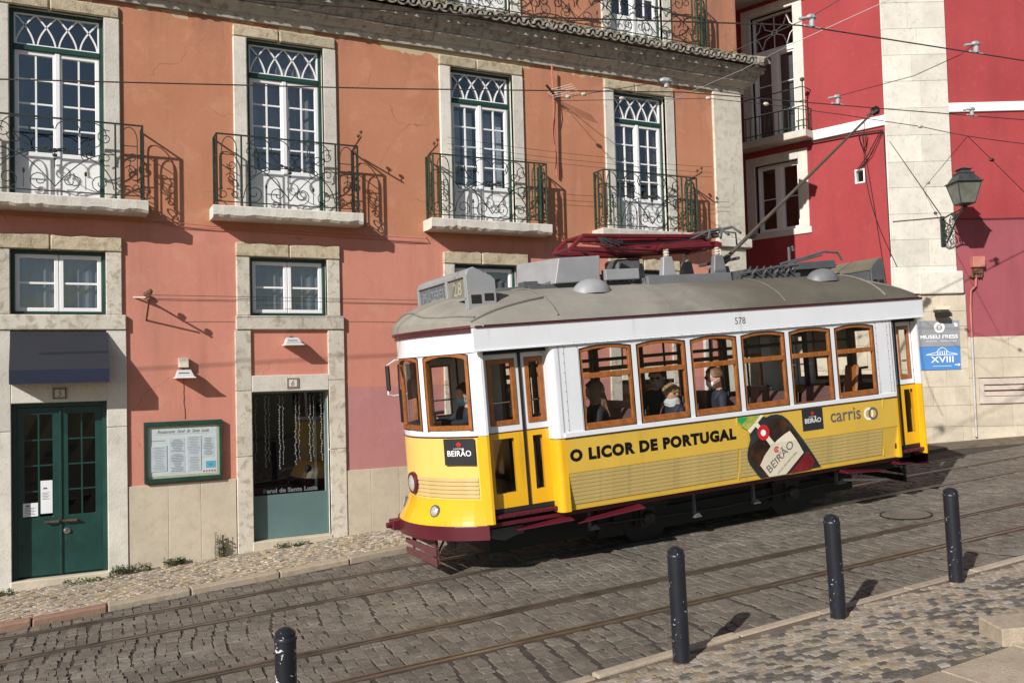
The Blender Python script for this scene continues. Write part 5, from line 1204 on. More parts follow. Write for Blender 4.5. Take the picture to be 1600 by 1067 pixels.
# plan of the rounded ends
S0, KK = -1.48, .41
def sc(l): return S0 + KK * l * l
def fr_map(off_fn=None):
    def f(u, v, d):          # u = across (l), v = height
        o = d + (off_fn(v, u) if off_fn else 0); n = math.hypot(1, 2 * KK * u); return (sc(u) - o / n, u + o * 2 * KK * u / n, v)
    return f
flare = lambda v, u=0: 0 if v > .93 else .15 * ((.93 - v) / .29) ** 1.4 * max(0, 1 - (abs(u) / 1.1) ** 3.5)
fmap, flmap = fr_map(), fr_map(flare)
FW = [(-1.015, -.46), (-.365, .365), (.46, 1.015)]
for end in (0, 1):
    A = mir if end else (lambda f: f); q = A(fmap); ql = A(flmap); qn, qf = A(near), A(far); fl = 1 if end == 0 else -1
    tf_ = (lambda x, y, z: (mx_(x), y, z)) if end else (lambda x, y, z: (x, y, z))
    g = G(); fops = [(a, b, 1.705, 2.545, .05) for a, b in FW]
    g.sheet(q, -1.06, 1.06, 1.64, 2.60, fops, 0, 16); g.sheet(q, -1.06, 1.06, 1.64, 2.60, fops, -.05, 16); obj('end_window_band', g, 't_white', tram, smooth=True)
    g = G(); g.sheet(q, -1.09, 1.09, 2.585, 2.835, (), .014, 20); g.sheet(q, -1.09, 1.09, 2.572, 2.60, (), .022, 20); obj('end_fascia', g, 't_white', tram, smooth=True)
    g = G(); hs = [1.63, 1.4, 1.2, 1.05, .93]; 
    g.sheet(ql, -1.07, 1.07, .93, 1.63, (), 0, 18); obj('end_panel', g, 't_ad2', tram, smooth=True)
    g = G()
    hs = [.93, .90, .86, .81, .76, .70, .64]
    for a, b in zip(hs[1:], hs): g.sheet(ql, -1.08, 1.08, a, b, (), .002, 20)
    obj('end_flare', g, 't_yellow', tram, smooth=True)
    for k in range(5):
        z = .955 + k * .046; g = G(); N = 14
        for i in range(N):
            u0, u1 = (-1.03 + 2.06 * i / N), (-1.03 + 2.06 * (i + 1) / N)
            g.hexa([ql(u0, z, .001), ql(u1, z, .001), ql(u1, z, .013), ql(u0, z, .013), ql(u0, z + .038, .001), ql(u1, z + .038, .001), ql(u1, z + .038, .004), ql(u0, z + .038, .004)])
        obj('end_slat', g, 't_slat2', tram)
    g = G(); N = 22
    for i in range(N):
        u0, u1 = -1.10 + 2.2 * i / N, -1.10 + 2.2 * (i + 1) / N; g.hexa([ql(u0, .64, -.02 - .20), ql(u1, .64, -.22), ql(u1, .64, .012), ql(u0, .64, .012), ql(u0, .64, -.02), ql(u1, .64, -.02), ql(u1, .655, .012), ql(u0, .655, .012)])
    bz = [(ql(-1.10 + 2.2 * i / N, .64, .014)) for i in range(N + 1)]
    vs = [(x, y, .645) for x, y, z in bz] + [(x, y, .495) for x, y, z in bz]; g.add(vs, [(i, i + 1, N + 2 + i, N + 1 + i) for i in range(N)])
    vs = [(x, y, .495) for x, y, z in bz]; g.add(vs, [tuple(range(N + 1))]); obj('bumper', g, 'maroon', tram, smooth=True)
    g = G(); N = 20; g.tube([q(-1.06 + 2.12 * i / N, 1.637, .004) for i in range(N + 1)], .009, 5)
    obj('waist_line', g, 'maroon', tram)
    for a, b in FW:
        g = G(); g.ring(q, outline(a + .003, b - .003, 1.708, 2.543, .05), outline(a + .037, b - .037, 1.765, 2.505, .045), -.05, .004); ew = obj('end_window', g, 'wood', tram)
        g = G(); g.ring(q, outline(a - .005, b + .005, 1.70, 2.55, .05), outline(a + .006, b - .006, 1.711, 2.539, .05), -.02, .006); obj('seal', g, 'rubber', ew)
        g = G(); N = 6
        for i in range(N):
            u0, u1 = a + .04 + (b - a - .08) * i / N, a + .04 + (b - a - .08) * (i + 1) / N
            tp = lambda u: 2.50 + .045 * (1 - ((2 * u - a - b) / (b - a)) ** 2)
            g.add([q(u0, 1.77, -.03), q(u1, 1.77, -.03), q(u1, tp(u1), -.03), q(u0, tp(u0), -.03)], [(0, 1, 2, 3)])
        obj('pane', g, 'glass_t', ew)
    # corner posts beside the doors, door leaves, pillars of the saloon corner
    for sg in (-1, 1):
        B = (lambda u, v, d, sg=sg: tf_(u, sg * d, v))     # d = distance from the centre line
        for z0, z1, mt in ((1.645, 2.60, 't_white'), (.66, 1.64, 't_yellow')):
            g = G(); g.prism([(-1.035, 1.045), (-1.00, 1.10), (-.955, 1.135), (-.925, 1.135), (-.925, 1.0), (-1.0, 1.0)], lambda u, v, d: B(u, d, v), z0, z1); obj('corner_post', g, mt, tram)
        for z0, z1, mt in ((1.515, 2.59, 't_white'), (.675, 1.505, 't_yellow')):
            g = G(); pl = [(0.0, HW)] + [(-.06 - .07 * math.sin(R(k * 15)), HW - .09 + .09 * math.cos(R(k * 15))) for k in range(7)] + [(-.13, 1.0), (0, 1.0)]
            g.prism(pl, lambda u, v, d: B(u, d, v), z0, z1); obj('corner_pillar', g, mt, tram)
        for (a, b), gl in (((-.925, -.455), (.075, .045)), ((-.425, -.10), (.045, .045))):
            dl = 1.02; Bd = (lambda u, v, d, B=B, dl=dl: B(u, v, dl + d))
            g = G(); g.sheet(Bd, a, b, 1.65, 2.53, [(a + gl[0] + .04, b - gl[1] - .04, 1.76, 2.44, 0)]); g.sheet(Bd, a, b, 1.65, 2.53, [(a + gl[0] + .04, b - gl[1] - .04, 1.76, 2.44, 0)], -.04)
            dr = obj('door', g, 't_white', tram)
            wd = (b - a); wa_, wb_ = (a + .085, b - .125) if wd > .4 else (a + .087, b - .122)
            g = G(); g.sheet(Bd, a, b, .80, 1.64, [(wa_, wb_, .965, 1.575, 0)], .002); g.sheet(Bd, a, b, .80, 1.64, [(wa_, wb_, .965, 1.575, 0)], -.04); obj('lower_panel', g, 't_yellow', dr)
            g = G(); g.ring(Bd, outline(a + gl[0], b - gl[1], 1.725, 2.475, 0, 2), outline(a + gl[0] + .055, b - gl[1] - .055, 1.78, 2.42, 0.0, 2), -.03, .012); obj('window_frame', g, 'wood', dr, bev=.004)
            g = G(); g.add([Bd(a + gl[0], 1.74, -.02), Bd(b - gl[1], 1.74, -.02), Bd(b - gl[1], 2.46, -.02), Bd(a + gl[0], 2.46, -.02)], [(0, 1, 2, 3)]); obj('pane', g, 'glass_t', dr)
            g = G(); g.add([Bd(wa_ - .01, .955, -.015), Bd(wb_ + .01, .955, -.015), Bd(wb_ + .01, 1.585, -.015), Bd(wa_ - .01, 1.585, -.015)], [(0, 1, 2, 3)]); obj('lower_pane', g, 'glass_t', dr)
            g = G(); g.mbox(Bd, a, b, 1.64, 1.652, -.002, .006); obj('waist_line', g, 'maroon', dr)
            g = G(); g.tube([Bd(a + .07, 1.98, -.06), Bd(b - .07, 1.98, -.06)], .012, 6); obj('grab_bar', g, 'chrome', dr)
        g = G(); g.mbox(lambda u, v, d: B(u, v, d), -.456, -.424, .80, 2.56, 1.0, 1.035); g.mbox(B, -.10, -.07, .75, 2.56, 1.0, 1.05); g.mbox(B, -.95, -.925, .75, 2.56, 1.0, 1.03); g.mbox(B, -.93, -.07, 2.53, 2.585, .96, 1.1); g.mbox(B, -.93, -.07, .75, .80, .98, 1.03); obj('door_seal', g, 'rubber', tram)
        g = G(); g.mbox(B, -.93, -.10, .70, .745, .9, 1.10); g.mbox(B, -1.0 if end == 0 else -.2, L / 2, .61, .66, .95, 1.06); obj('step', g, 'maroon', tram, bev=.006)
        g = G()
        for k in range(5): g.ball(B(-.85 + k * .17, .72, 1.102), .008, 5)
        obj('step_studs', g, 'chrome', tram)
        for (a, b, ya, yb) in ((-.62, .02, .60, .66), (.12, .98, .56, .66)):
            g = G(); g.hexa([B(a, ya - .07, .98), B(b, yb - .09, .98), B(b, yb - .09, 1.20), B(a, ya - .07, 1.06), B(a, ya - .05, .98), B(b, yb - .02, .98), B(b, yb - .075, 1.205), B(a, ya - .055, 1.065)]); obj('folding_step', g, 'maroon', tram, bev=.006)
        # bulkhead between platform and saloon
        g = G(); g.mbox(lambda u, v, d: tf_(d, u, v), sg * 1.15, sg * .42, .8, 1.55, -.01, .03); g.mbox(lambda u, v, d: tf_(d, u, v), sg * 1.15, sg * .42, 2.45, 2.6, -.01, .03); g.mbox(lambda u, v, d: tf_(d, u, v), sg * .50, sg * .42, 1.55, 2.45, -.01, .03); obj('bulkhead', g, 'wood_in', tram)
    # lamps
    for l, h, r, nm in ((-.06, 1.09, .125, 'headlight'), (-.52, .80, .075, 'marker_lamp'), (.40, .80, .075, 'marker_lamp')):
        base = Vector(ql(l, h, .005)); nv = Vector((-1, 2 * KK * l * 1.1, .0 if r > .1 else .30)).normalized(); tv = Vector((nv.y, -nv.x, 0)).normalized(); wv = nv.cross(tv)
        if end: nv.x *= -1; tv.x *= -1; wv.x *= -1
        T2 = lambda x, y, z, base=base, nv=nv, tv=tv, wv=wv: tuple(base + tv * x + wv * y + nv * z)
        g = G(); g.lathe([(r * 1.02, -.09), (r * 1.06, .02), (r, .035), (r * .78, .04)] if r > .1 else [(r * .95, -.05), (r, .008), (r * .9, .016), (r * .70, .017)], 20, 0, T2, False); hl = obj(nm, g, 'maroon' if r > .1 else 't_grey_d', tram, smooth=True)
        g = G(); zz = .022 if r > .1 else .0; g.lathe([(r * .80, .012 + zz), (r * .6, .024 + zz), (r * .3, .032 + zz), (.001, .035 + zz)], 20, 0, T2, False); obj('lens', g, 'lens', hl, smooth=True)
    # lifeguard tray: three boards under the bumper
    for k, (z0, z1) in enumerate(((.385, .465), (.275, .355), (.155, .245))):
        g = G(); x0 = -1.40 - .0 * k; g.hexa([tf_(x0, -.46, z0 - .01), tf_(x0 - .06, .48, z0 + .02), tf_(x0 - .085, .48, z0 + .02), tf_(x0 - .025, -.46, z0 - .01), tf_(x0, -.46, z1), tf_(x0 - .06, .48, z1), tf_(x0 - .085, .48, z1), tf_(x0 - .025, -.46, z1)])
        obj('lifeguard_board', g, 'maroon2' if end == 0 else 'gear', tram, bev=.004)
    for l in (-.44, .46): g = G(); g.tube([tf_(-1.39, l, .5), tf_(-1.385, l, .17)], .016, 5); g.tube([tf_(-1.2, l * .7, .5), tf_(-1.385, l, .3)], .014, 5); obj('lifeguard_bracket', g, 'maroon2' if end == 0 else 'gear', tram)
    g = G(); g.box(*( (-1.72, -1.55) if end == 0 else (L + .98, L + 1.1)), -.09 + .25, .09 + .25, .52, .64); g.tube([tf_(-1.55, .25, .58), tf_(-1.78, .25, .58)], .035, 8); obj('coupler', g, 'maroon', tram, bev=.01)
    # driver's desk
    g = G(); g.box(*sorted((tf_(-1.18, 0, 0)[0], tf_(-.98, 0, 0)[0])), -.60, .75, .8, 1.66); obj('desk', g, 'wood_in', tram); g = G(); c = tf_(-1.12, .1, 1.66); g.tube([c, (c[0], c[1], 1.86)], .03, 8); g.tube([(c[0] - .1, c[1], 1.87), (c[0] + .12, c[1] - .05, 1.88)], .02, 6); obj('controller', g, 'rubber', tram)
    # parcel-brown sun blind in the far corner window
    g = G(); g.mbox(q, .47, 1.0, 2.05, 2.5, -.075, -.07); obj('sun_blind', g, 'cream', tram)
    # roof destination box
    dm = (lambda x, y, z: (x, y, z)) if end == 0 else (lambda x, y, z: (L - .33 - x * .72, y * 1.0, z - .07))
    BW = .86; pr = [(-.945, 3.06), (-.945, 3.46), (-.92, 3.515), (-.85, 3.545), (-.63, 3.435), (-.585, 3.39), (-.585, 3.10)]
    bxm = 't_grey' if end == 0 else 'olive'
    g = G(); g.prism([(-.90, 3.21), (-.90, 3.45), (-.84, 3.51), (-.65, 3.42), (-.60, 3.38), (-.60, 3.21)], lambda u, v, d: dm(u, d, v), -BW + .03, BW - .03)
    db = obj('destination_box', g, 't_grey_d', tram)
    for y0, y1 in ((-BW - .012, -BW + .012), (BW - .012, BW + .012)): g = G(); g.prism(pr, lambda u, v, d: dm(u, d, v), y0, y1); obj('end_plate', g, bxm if end == 0 else 't_grey_d', db, bev=.006)
    g = G(); tp = pr[1:6]
    for (a, b), (c, d_) in zip(tp, tp[1:]): g.hexa([dm(a, -BW, b - .02), dm(c, -BW, d_ - .02), dm(c, BW, d_ - .02), dm(a, BW, b - .02), dm(a, -BW, b), dm(c, -BW, d_), dm(c, BW, d_), dm(a, BW, b)])
    obj('hood', g, bxm, db)
    sm = lambda u, v, d: dm(-.945 - d, -u, v)
    g = G(); g.ring(sm, outline(-BW, BW, 3.17, 3.475, 0, 2), outline(-BW + .05, BW - .05, 3.20, 3.435, 0, 2), -.02, .012); g.mbox(sm, .20, .27, 3.10, 3.475, -.02, .014); g.mbox(sm, BW - .05, BW, 3.06, 3.2, -.02, .012); obj('sign_frame', g, bxm, db, bev=.004)
    g = G(); g.mbox(sm, -BW + .05, .20, 3.20, 3.435, -.03, -.015); obj('destination_blind', g, 'sign_glass', db); g = G(); g.mbox(sm, .27, BW - .05, 3.20, 3.435, -.03, -.015); obj('number_blind', g, 'sign_glass2', db)
    if end == 0:
        text_on('lettering', 'PRAZERES', sm, -.70, 3.255, 'blind_text', db, -.012, wid=.78, hei=.125); text_on('lettering', '28', sm, .41, 3.245, 'blind_text2', db, -.012, wid=.27, hei=.15)
    pm_ = lambda u, v, d: dm(u, -BW - .014 - d, v)
    g = G(); g.mbox(pm_, -.90, -.775, 3.125, 3.225, 0, .004); obj('side_opening', g, 'groove', db, bev=.003); g = G(); g.mbox(pm_, -.735, -.62, 3.15, 3.235, 0, .004); obj('side_opening', g, 'groove', db, bev=.003)
    # gutter round the end
    g = G(); N = 24; pts = [q(-1.08 + 2.16 * i / N, 2.852, .05) for i in range(N + 1)]; g.tube(pts, .020, 6)
    obj('gutter', g, 'maroon', tram); g = G(); g.tube([q(-1.08 + 2.16 * i / N, 2.805, .03) for i in range(N + 1)], .014, 6); obj('gutter', g, 'maroon', tram)
g = G()
for y in (-HW - .022, HW + .022): g.tube([(-1.02, y, 2.846), (L + .65, y, 2.846)], .014, 6)
obj('gutter', g, 'maroon', tram)
# front plaque and mirror
pa = math.atan2(2 * KK * -.865, 1); pc = Vector(fmap(-.865, 0, .022)); pt = Vector((-2 * KK * -.865 * -1, -1, 0)); pt = Vector((2 * KK * .865, -1, 0)).normalized(); pn = Vector((-1, -2 * KK * .865, 0)).normalized()
def plm(u, v, d): p = pc + pt * u + pn * d; return (p.x, p.y, v)
def plaque(mf, u0, u1, v0, v1, curved=False):
    g = G(); g.mbox(mf, u0, u1, v0, v1, -.004, .003); pl = obj('advert_plaque', g, 'adgrey', tram); c = (u0 + u1) / 2; H = v1 - v0; Wd = u1 - u0
    text_on('lettering', 'BEIRÃO', mf, c, v0 + H * .34, 'ink_w', pl, .006, align='CENTER', wid=Wd * .78, hei=H * .27, off=.0012)
    text_on('lettering', 'LICOR', mf, c, v0 + H * .60, 'ink_w', pl, .006, align='CENTER', wid=Wd * .34, hei=H * .05, off=.002, spacing=1.3)
    g = G(); z = v0 + H * .78
    for a, b in ((0, .03), (.028, .0), (-.028, 0), (.015, -.02), (-.015, -.02)): g.prism([(c + a * Wd * 1.6 + .022 * Wd * 1.8 * math.cos(k), z + b * H * 1.6 + .02 * Wd * 1.8 * math.sin(k)) for k in (0, 1.05, 2.1, 3.14, 4.19, 5.24)], mf, .004, .0065)
    g.prism([(c - .008 * Wd, z - .11 * H), (c + .008 * Wd, z - .11 * H), (c + .008 * Wd, z), (c - .008 * Wd, z)], mf, .004, .0065); obj('emblem', g, 'ink_r', pl)
plaque(plm, -.205, .205, 1.325, 1.622)
g = G(); m0 = Vector((-1.40, .92, 0))
g.tube([(-1.12, .98, 2.55), (-1.30, .95, 2.56), (-1.42, .92, 2.50), (-1.43, .92, 2.12), (-1.36, .93, 2.10), (-1.14, .98, 2.11)], .012, 6); mi = obj('mirror_bracket', g, 't_white', tram)
g = G(); g.box(-1.44, -1.405, .87, .97, 2.16, 2.50); obj('mirror', g, 'rubber', mi, bev=.015); g = G(); g.box(-1.404, -1.402, .88, .96, 2.18, 2.48); obj('mirror_glass', g, 'chrome', mi)
g = G(); g.tube([(-1.46, .30, 2.5), (-1.50, .20, 2.15), (-1.50, .17, 1.85)], .012, 5); g.tube([(-1.50, .17, 1.80), (-1.49, .20, 2.2)], .02, 4); obj('wiper', g, 'rubber', tram)
# lettering and prints on the side
side = lambda u, v, d: nsk(u, v, d)
text_on('lettering', 'O LICOR DE PORTUGAL', side, .03, 1.232, 'ink_k', tram, .003, wid=2.36, hei=.145, off=.0062, spacing=1.15)
text_on('fleet_number', '578', near, 2.505, 2.668, 'ink', tram, .019, wid=.165, hei=.085)
plaque(side, 3.47, 3.82, 1.212, 1.495)
text_on('lettering', 'carris', side, 3.95, 1.275, 'ink', tram, .003, wid=.535, hei=.165, off=.0012)
for c, mt in ((4.63, 'ink_w'), (4.71, 'ink')):
    g = G(); g.ring(side, [(c + .085 * math.cos(a * .262), 1.325 + .085 * math.sin(a * .262)) for a in range(24)], [(c + .055 * math.cos(a * .262), 1.325 + .055 * math.sin(a * .262)) for a in range(24)], .001, .0032 if mt == 'ink_w' else .0038); obj('ring_emblem', g, mt, tram)
BP = {
 'bottle': [(2.566, 1.345), (2.588, 1.283), (2.591, 1.201), (2.554, 1.114), (2.539, 1.025), (2.55, 0.951), (2.586, 0.883), (2.647, 0.812), (2.709, 0.74), (2.756, 0.693), (2.8, 0.681), (3.756, 0.719), (3.686, 0.813), (3.605, 0.917), (3.519, 1.021), (3.433, 1.125), (3.348, 1.228), (3.275, 1.329), (3.211, 1.401), (3.134, 1.455), (3.042, 1.481), (2.949, 1.479), (2.877, 1.458), (2.797, 1.476), (2.763, 1.479)],
 'inner': [(2.614, 1.144), (2.585, 1.038), (2.605, 0.954), (2.696, 0.842), (2.769, 0.769), (2.866, 0.701), (3.39, 0.727), (3.523, 0.832), (3.321, 1.203), (3.217, 1.344), (3.13, 1.414), (3.038, 1.442), (2.943, 1.428), (2.891, 1.379), (2.757, 1.2), (2.674, 1.173)],
 'cap': [(2.415, 1.499), (2.429, 1.436), (2.468, 1.382), (2.559, 1.332), (2.675, 1.401), (2.8, 1.497)],
 'capdark': [(2.415, 1.499), (2.429, 1.436), (2.477, 1.409), (2.587, 1.488)],
 'strap': [(2.559, 1.327), (2.596, 1.282), (2.687, 1.359), (2.74, 1.312), (2.778, 1.345), (2.727, 1.405), (2.834, 1.49), (2.788, 1.499), (2.687, 1.409)],
 'seal': [(2.899, 1.263), (2.891, 1.233), (2.875, 1.207), (2.852, 1.188), (2.824, 1.177), (2.795, 1.175), (2.766, 1.183), (2.742, 1.2), (2.723, 1.224), (2.713, 1.252), (2.712, 1.283), (2.719, 1.313), (2.735, 1.339), (2.758, 1.358), (2.786, 1.369), (2.815, 1.371), (2.844, 1.363), (2.868, 1.347), (2.887, 1.323), (2.897, 1.294)],
 'sealin': [(2.842, 1.264), (2.835, 1.245), (2.818, 1.231), (2.797, 1.228), (2.777, 1.236), (2.763, 1.252), (2.76, 1.273), (2.768, 1.293), (2.784, 1.306), (2.805, 1.31), (2.825, 1.302), (2.839, 1.286)],
 'strap2': [(2.825, 1.193), (2.881, 1.228), (2.974, 1.116), (2.912, 1.077)],
 'label': [(3.231, 1.248), (3.131, 1.21), (3.019, 1.153), (2.906, 1.078), (2.814, 0.974), (2.746, 0.856), (2.9, 0.688), (3.171, 0.69), (3.456, 0.939), (3.378, 1.056)],
 'band': [(3.243, 0.694), (3.53, 0.954), (3.654, 0.802), (3.602, 0.719), (3.582, 0.703)],
 'bandgap': [(3.183, 0.691), (3.207, 0.692), (3.472, 0.919), (3.455, 0.935)],
}
def clip_low(poly, zmin=.690):
    out = []
    for (a, b), (c, d_) in zip(poly, poly[1:] + poly[:1]):
        if b >= zmin: out.append((a, b))
        if (b - zmin) * (d_ - zmin) < 0: t = (zmin - b) / (d_ - b); out.append((a + (c - a) * t, zmin))
    return out
def band(poly, lo, hi):
    def half(P_, z, sg):
        out = []
        for p, q in zip(P_, P_[1:] + P_[:1]):
            if sg * (p[1] - z) >= 0: out.append(p)
            if (p[1] - z) * (q[1] - z) < 0: t = (z - p[1]) / (q[1] - p[1]); out.append((p[0] + (q[0] - p[0]) * t, z))
        return out
    P_ = half(poly, lo, 1); return half(P_, hi, -1) if P_ else P_
def flat(name, key, d, mat, par):
    g = G()
    for lo, hi in ((.690, 1.12), (1.12, 1.6)):
        P_ = band(BP[key], lo, hi)
        if len(P_) > 2: g.prism(P_, side, d - .002, d)
    return obj(name, g, mat, par)
bt = flat('bottle_advert', 'bottle', .0185, 'bottle_e', tram)
for nm, k, d, mt in (('bottle_body', 'inner', .0195, 'bottle'), ('cap', 'cap', .020, 'blime'), ('cap_ribbon', 'capdark', .0212, 'bgreen'), ('neck_strap', 'strap', .0216, 'blabel'), ('neck_strap', 'strap2', .0212, 'blabel'), ('seal', 'seal', .0226, 'bred'), ('seal_emblem', 'sealin', .0236, 'ink_w'), ('label', 'label', .0212, 'blabel'), ('dark_red_band', 'band', .0212, 'bband'), ('band_edge', 'bandgap', .022, 'bottle_e')): flat(nm, k, d, mt, bt)
ang = math.atan2(1.064 - .722, 3.306 - 2.886)
text_on('lettering', 'BEIRÃO', side, 2.905, .735, 'ink', bt, .0235, rot=ang, wid=.50, hei=.135)
text_on('lettering', 'LICOR', side, 2.97, .885, 'ink', bt, .0235, rot=ang, wid=.20, hei=.03, spacing=1.6); text_on('lettering', 'LICOR DE PORTUGAL', side, 3.04, .706, 'ink', bt, .0235, rot=ang, wid=.40, hei=.026)
g = G()
for k in range(9): a = k * .7; r = .03 if k else 0; c = (3.0 + r * math.cos(a), 1.035 + r * math.sin(a)); g.prism([(c[0] + .012 * math.cos(q), c[1] + .012 * math.sin(q)) for q in (0, 1.05, 2.1, 3.14, 4.19, 5.24)], side, .0225, .0235)
g.prism([(3.005, 1.03), (3.03, .985), (3.037, .99), (3.012, 1.035)], side, .0225, .0235); obj('emblem', g, 'ink_r', bt)
# ------------------------------------------------------------------ roof
RW = 1.232
def roof_end(l): return S0 - .065 + KK * l * l
def roof_h(s, y):
    a = min(1, abs(y) / RW); e = max(0, min(s - roof_end(y), L - s - RS * roof_end(y)))
    return 2.862 + .455 * (1 - a ** 2.4) ** .75 * (.20 + .80 * (1 - math.exp(-e / .33)))
ts = [-1, -.99, -.97, -.94, -.9, -.84, -.76, -.66, -.54, -.42, -.28, -.14, 0]; ts = ts + [-t for t in reversed(ts[:-1])]
es = [0, .03, .07, .13, .2, .3, .42, .58, .8, 1.1, 1.5, 2.0, 2.6]
g = G(); n = len(ts); vs = []; rows = []
cols_ = [(0, e) for e in es] + [(1, e) for e in reversed(es)]
for side_, e in cols_:
    for t in ts:
        y = t * RW; r0 = roof_end(y); s = r0 + e if side_ == 0 else L - RS * r0 - e; vs.append((s, y, roof_h(s, y)))
m = len(cols_); b0 = len(vs)
for k in (0, m - 1):
    for i in range(n): p = vs[k * n + i]; vs.append((p[0], p[1], 2.845))
fs = [(i * n + k, (i + 1) * n + k, (i + 1) * n + k + 1, i * n + k + 1) for i in range(m - 1) for k in range(n - 1)]
fs += [(b0 + i, b0 + i + 1, i + 1, i) for i in range(n - 1)] + [(b0 + n + i, (m - 1) * n + i, (m - 1) * n + i + 1, b0 + n + i + 1) for i in range(n - 1)]
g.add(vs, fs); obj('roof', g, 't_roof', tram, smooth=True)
g = G()
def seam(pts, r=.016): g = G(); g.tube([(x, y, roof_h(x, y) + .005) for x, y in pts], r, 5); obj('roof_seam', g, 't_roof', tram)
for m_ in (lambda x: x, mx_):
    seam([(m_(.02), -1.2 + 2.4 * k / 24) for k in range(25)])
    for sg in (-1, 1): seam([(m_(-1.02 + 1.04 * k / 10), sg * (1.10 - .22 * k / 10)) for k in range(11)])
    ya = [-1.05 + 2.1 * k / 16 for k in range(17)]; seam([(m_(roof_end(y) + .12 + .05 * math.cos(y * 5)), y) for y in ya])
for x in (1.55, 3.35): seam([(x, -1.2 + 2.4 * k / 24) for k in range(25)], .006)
def dome(s, y, rx):
    g = G(); n = 14; vs = []
    for i in range(7):
        a = R(90 * i / 6)
        for k in range(n): b = 2 * math.pi * k / n; vs.append((s + rx * math.cos(a) * math.cos(b), y + rx * .72 * math.cos(a) * math.sin(b), roof_h(s, y) - .05 + .19 * math.sin(a) - .10 * (math.cos(a) * math.sin(b) < 0) * 0))
    g.add(vs, [(i * n + k, i * n + (k + 1) % n, (i + 1) * n + (k + 1) % n, (i + 1) * n + k) for i in range(6) for k in range(n)]); obj('roof_vent', g, 't_grey' if s < 2 else 'mid_grey', tram, smooth=True)
for s in (.78, 4.50):
    for y in (-.68, .68): dome(s, y, .26)
# big grey equipment box, front end wider than the roof gear behind it
g = G(); g.hexa([(.42, -.42, 3.345), (1.06, -.42, 3.355), (1.06, .42, 3.355), (.30, .50, 3.36), (.50, -.42, 3.665), (1.09, -.42, 3.68), (1.09, .42, 3.68), (.34, .50, 3.70)]); obj('equipment_box', g, 't_grey', tram, bev=.008)
g = G(); g.box(.10, 1.2, -.35, .35, 3.25, 3.345); g.box(.05, .24, -.30, -.12, 3.32, 3.40); g.tube([(.24, -.2, 3.36), (.34, -.25, 3.345), (.42, -.3, 3.37)], .022, 6); g.tube([(-.3, .1, 3.33), (.15, .05, 3.34)], .03, 6); obj('conduit_tray', g, 't_grey_d', tram)
g = G(); g.box(1.16, 1.66, -.42, -.30, 3.36, 3.50); obj('fuse_box', g, 't_grey', tram, bev=.006)
g = G()
for k in range(7): g.tube([(1.1 + k * .09, -.25, 3.34), (1.1 + k * .09, -.25, 3.45)], .02, 6); g.tube([(1.1 + k * .09, -.10, 3.34), (1.1 + k * .09, -.10, 3.43)], .02, 6)
g.tube([(1.1, -.25, 3.44), (1.75, -.2, 3.46), (2.0, -.1, 3.40)], .012, 5); g.box(1.1, 1.9, -.3, .3, 3.24, 3.345); obj('insulator_row', g, 't_grey_d', tram)
g = G(); g.box(1.62, 2.0, .05, .4, 3.4, 3.68); obj('motor_cover', g, 't_grey_d', tram, bev=.03)
g = G()
for y in (-.48, .48): g.box(1.72, 3.06, y - .04, y + .04, 3.2, 3.385)
g.box(1.72, 1.80, -.48, .48, 3.27, 3.37); g.box(2.98, 3.06, -.48, .48, 3.27, 3.37); g.box(2.2, 2.6, -.48, .48, 3.3, 3.36); obj('pantograph_base', g, 'mid_grey', tram, bev=.006)
for s in (2.14, 2.97):
    for y in (-.36, .36):
        g = G(); g.hexa([(s - .11, y - .05, 3.38), (s + .11, y - .05, 3.38), (s + .11, y + .05, 3.38), (s - .11, y + .05, 3.38), (s - .07, y - .04, 3.64), (s + .07, y - .04, 3.64), (s + .07, y + .04, 3.64), (s - .07, y + .04, 3.64)]); ib = obj('insulator_bracket', g, 't_grey' if s < 2.5 else 'mid_grey', tram, bev=.01)
        g = G(); g.lathe([(.03, 0), (.045, .02), (.03, .035), (.045, .055), (.03, .075), (.045, .09), (.02, .11)], 10, 0, lambda x, y_, z, s=s, y=y: (s + x, y + y_, 3.64 + z)); obj('insulator', g, 'clay', ib)
pg = obj('pantograph', (lambda g: ([g.tube([(2.05, y, 3.77), (3.05, y, 3.80)], .042, 6) for y in (-.30, .30)], [g.tube([(s, -.4, 3.78), (s, .4, 3.78)], .04, 6) for s in (2.1, 3.0)], g)[2])(G()), 'crimson', tram)
g = G()
for y in (-.22, .22):
    g.tube([(.78, y * 1.05, 3.80), (1.5, y, 3.755), (2.10, y * .9, 3.74)], .036, 6, r2=.045); g.tube([(.98, y, 3.965), (2.0, y * .6, 3.955), (3.1, y * .35, 3.94)], .030, 6)
    g.tube([(.78, y * 1.05, 3.80), (.98, y, 3.965)], .03, 6)
for s, z, w_ in ((.78, 3.80, .26), (.98, 3.965, .25), (1.55, 3.955, .2), (2.3, 3.95, .16)): g.tube([(s, -w_, z), (s, w_, z)], .022, 6)
g.hexa([(1.6, -.10, 3.81), (3.1, -.10, 3.83), (3.1, .10, 3.83), (1.6, .10, 3.81), (1.6, -.08, 3.89), (3.1, -.08, 3.92), (3.1, .08, 3.92), (1.6, .08, 3.89)]); g.tube([(1.2, -.2, 3.93), (2.1, .2, 3.76)], .016, 5); g.tube([(1.2, .2, 3.93), (2.1, -.2, 3.76)], .016, 5); obj('folded_arm', g, 'crimson', pg)
g = G()
for k in range(7): a = k * .9; g.tube([(1.15 + .02 * k, -.30 + .01 * k, 3.93), (1.2 + .05 * k, -.33, 3.84 - .015 * (k % 3)), (1.28 + .04 * k, -.28, 3.90)], .011, 5)
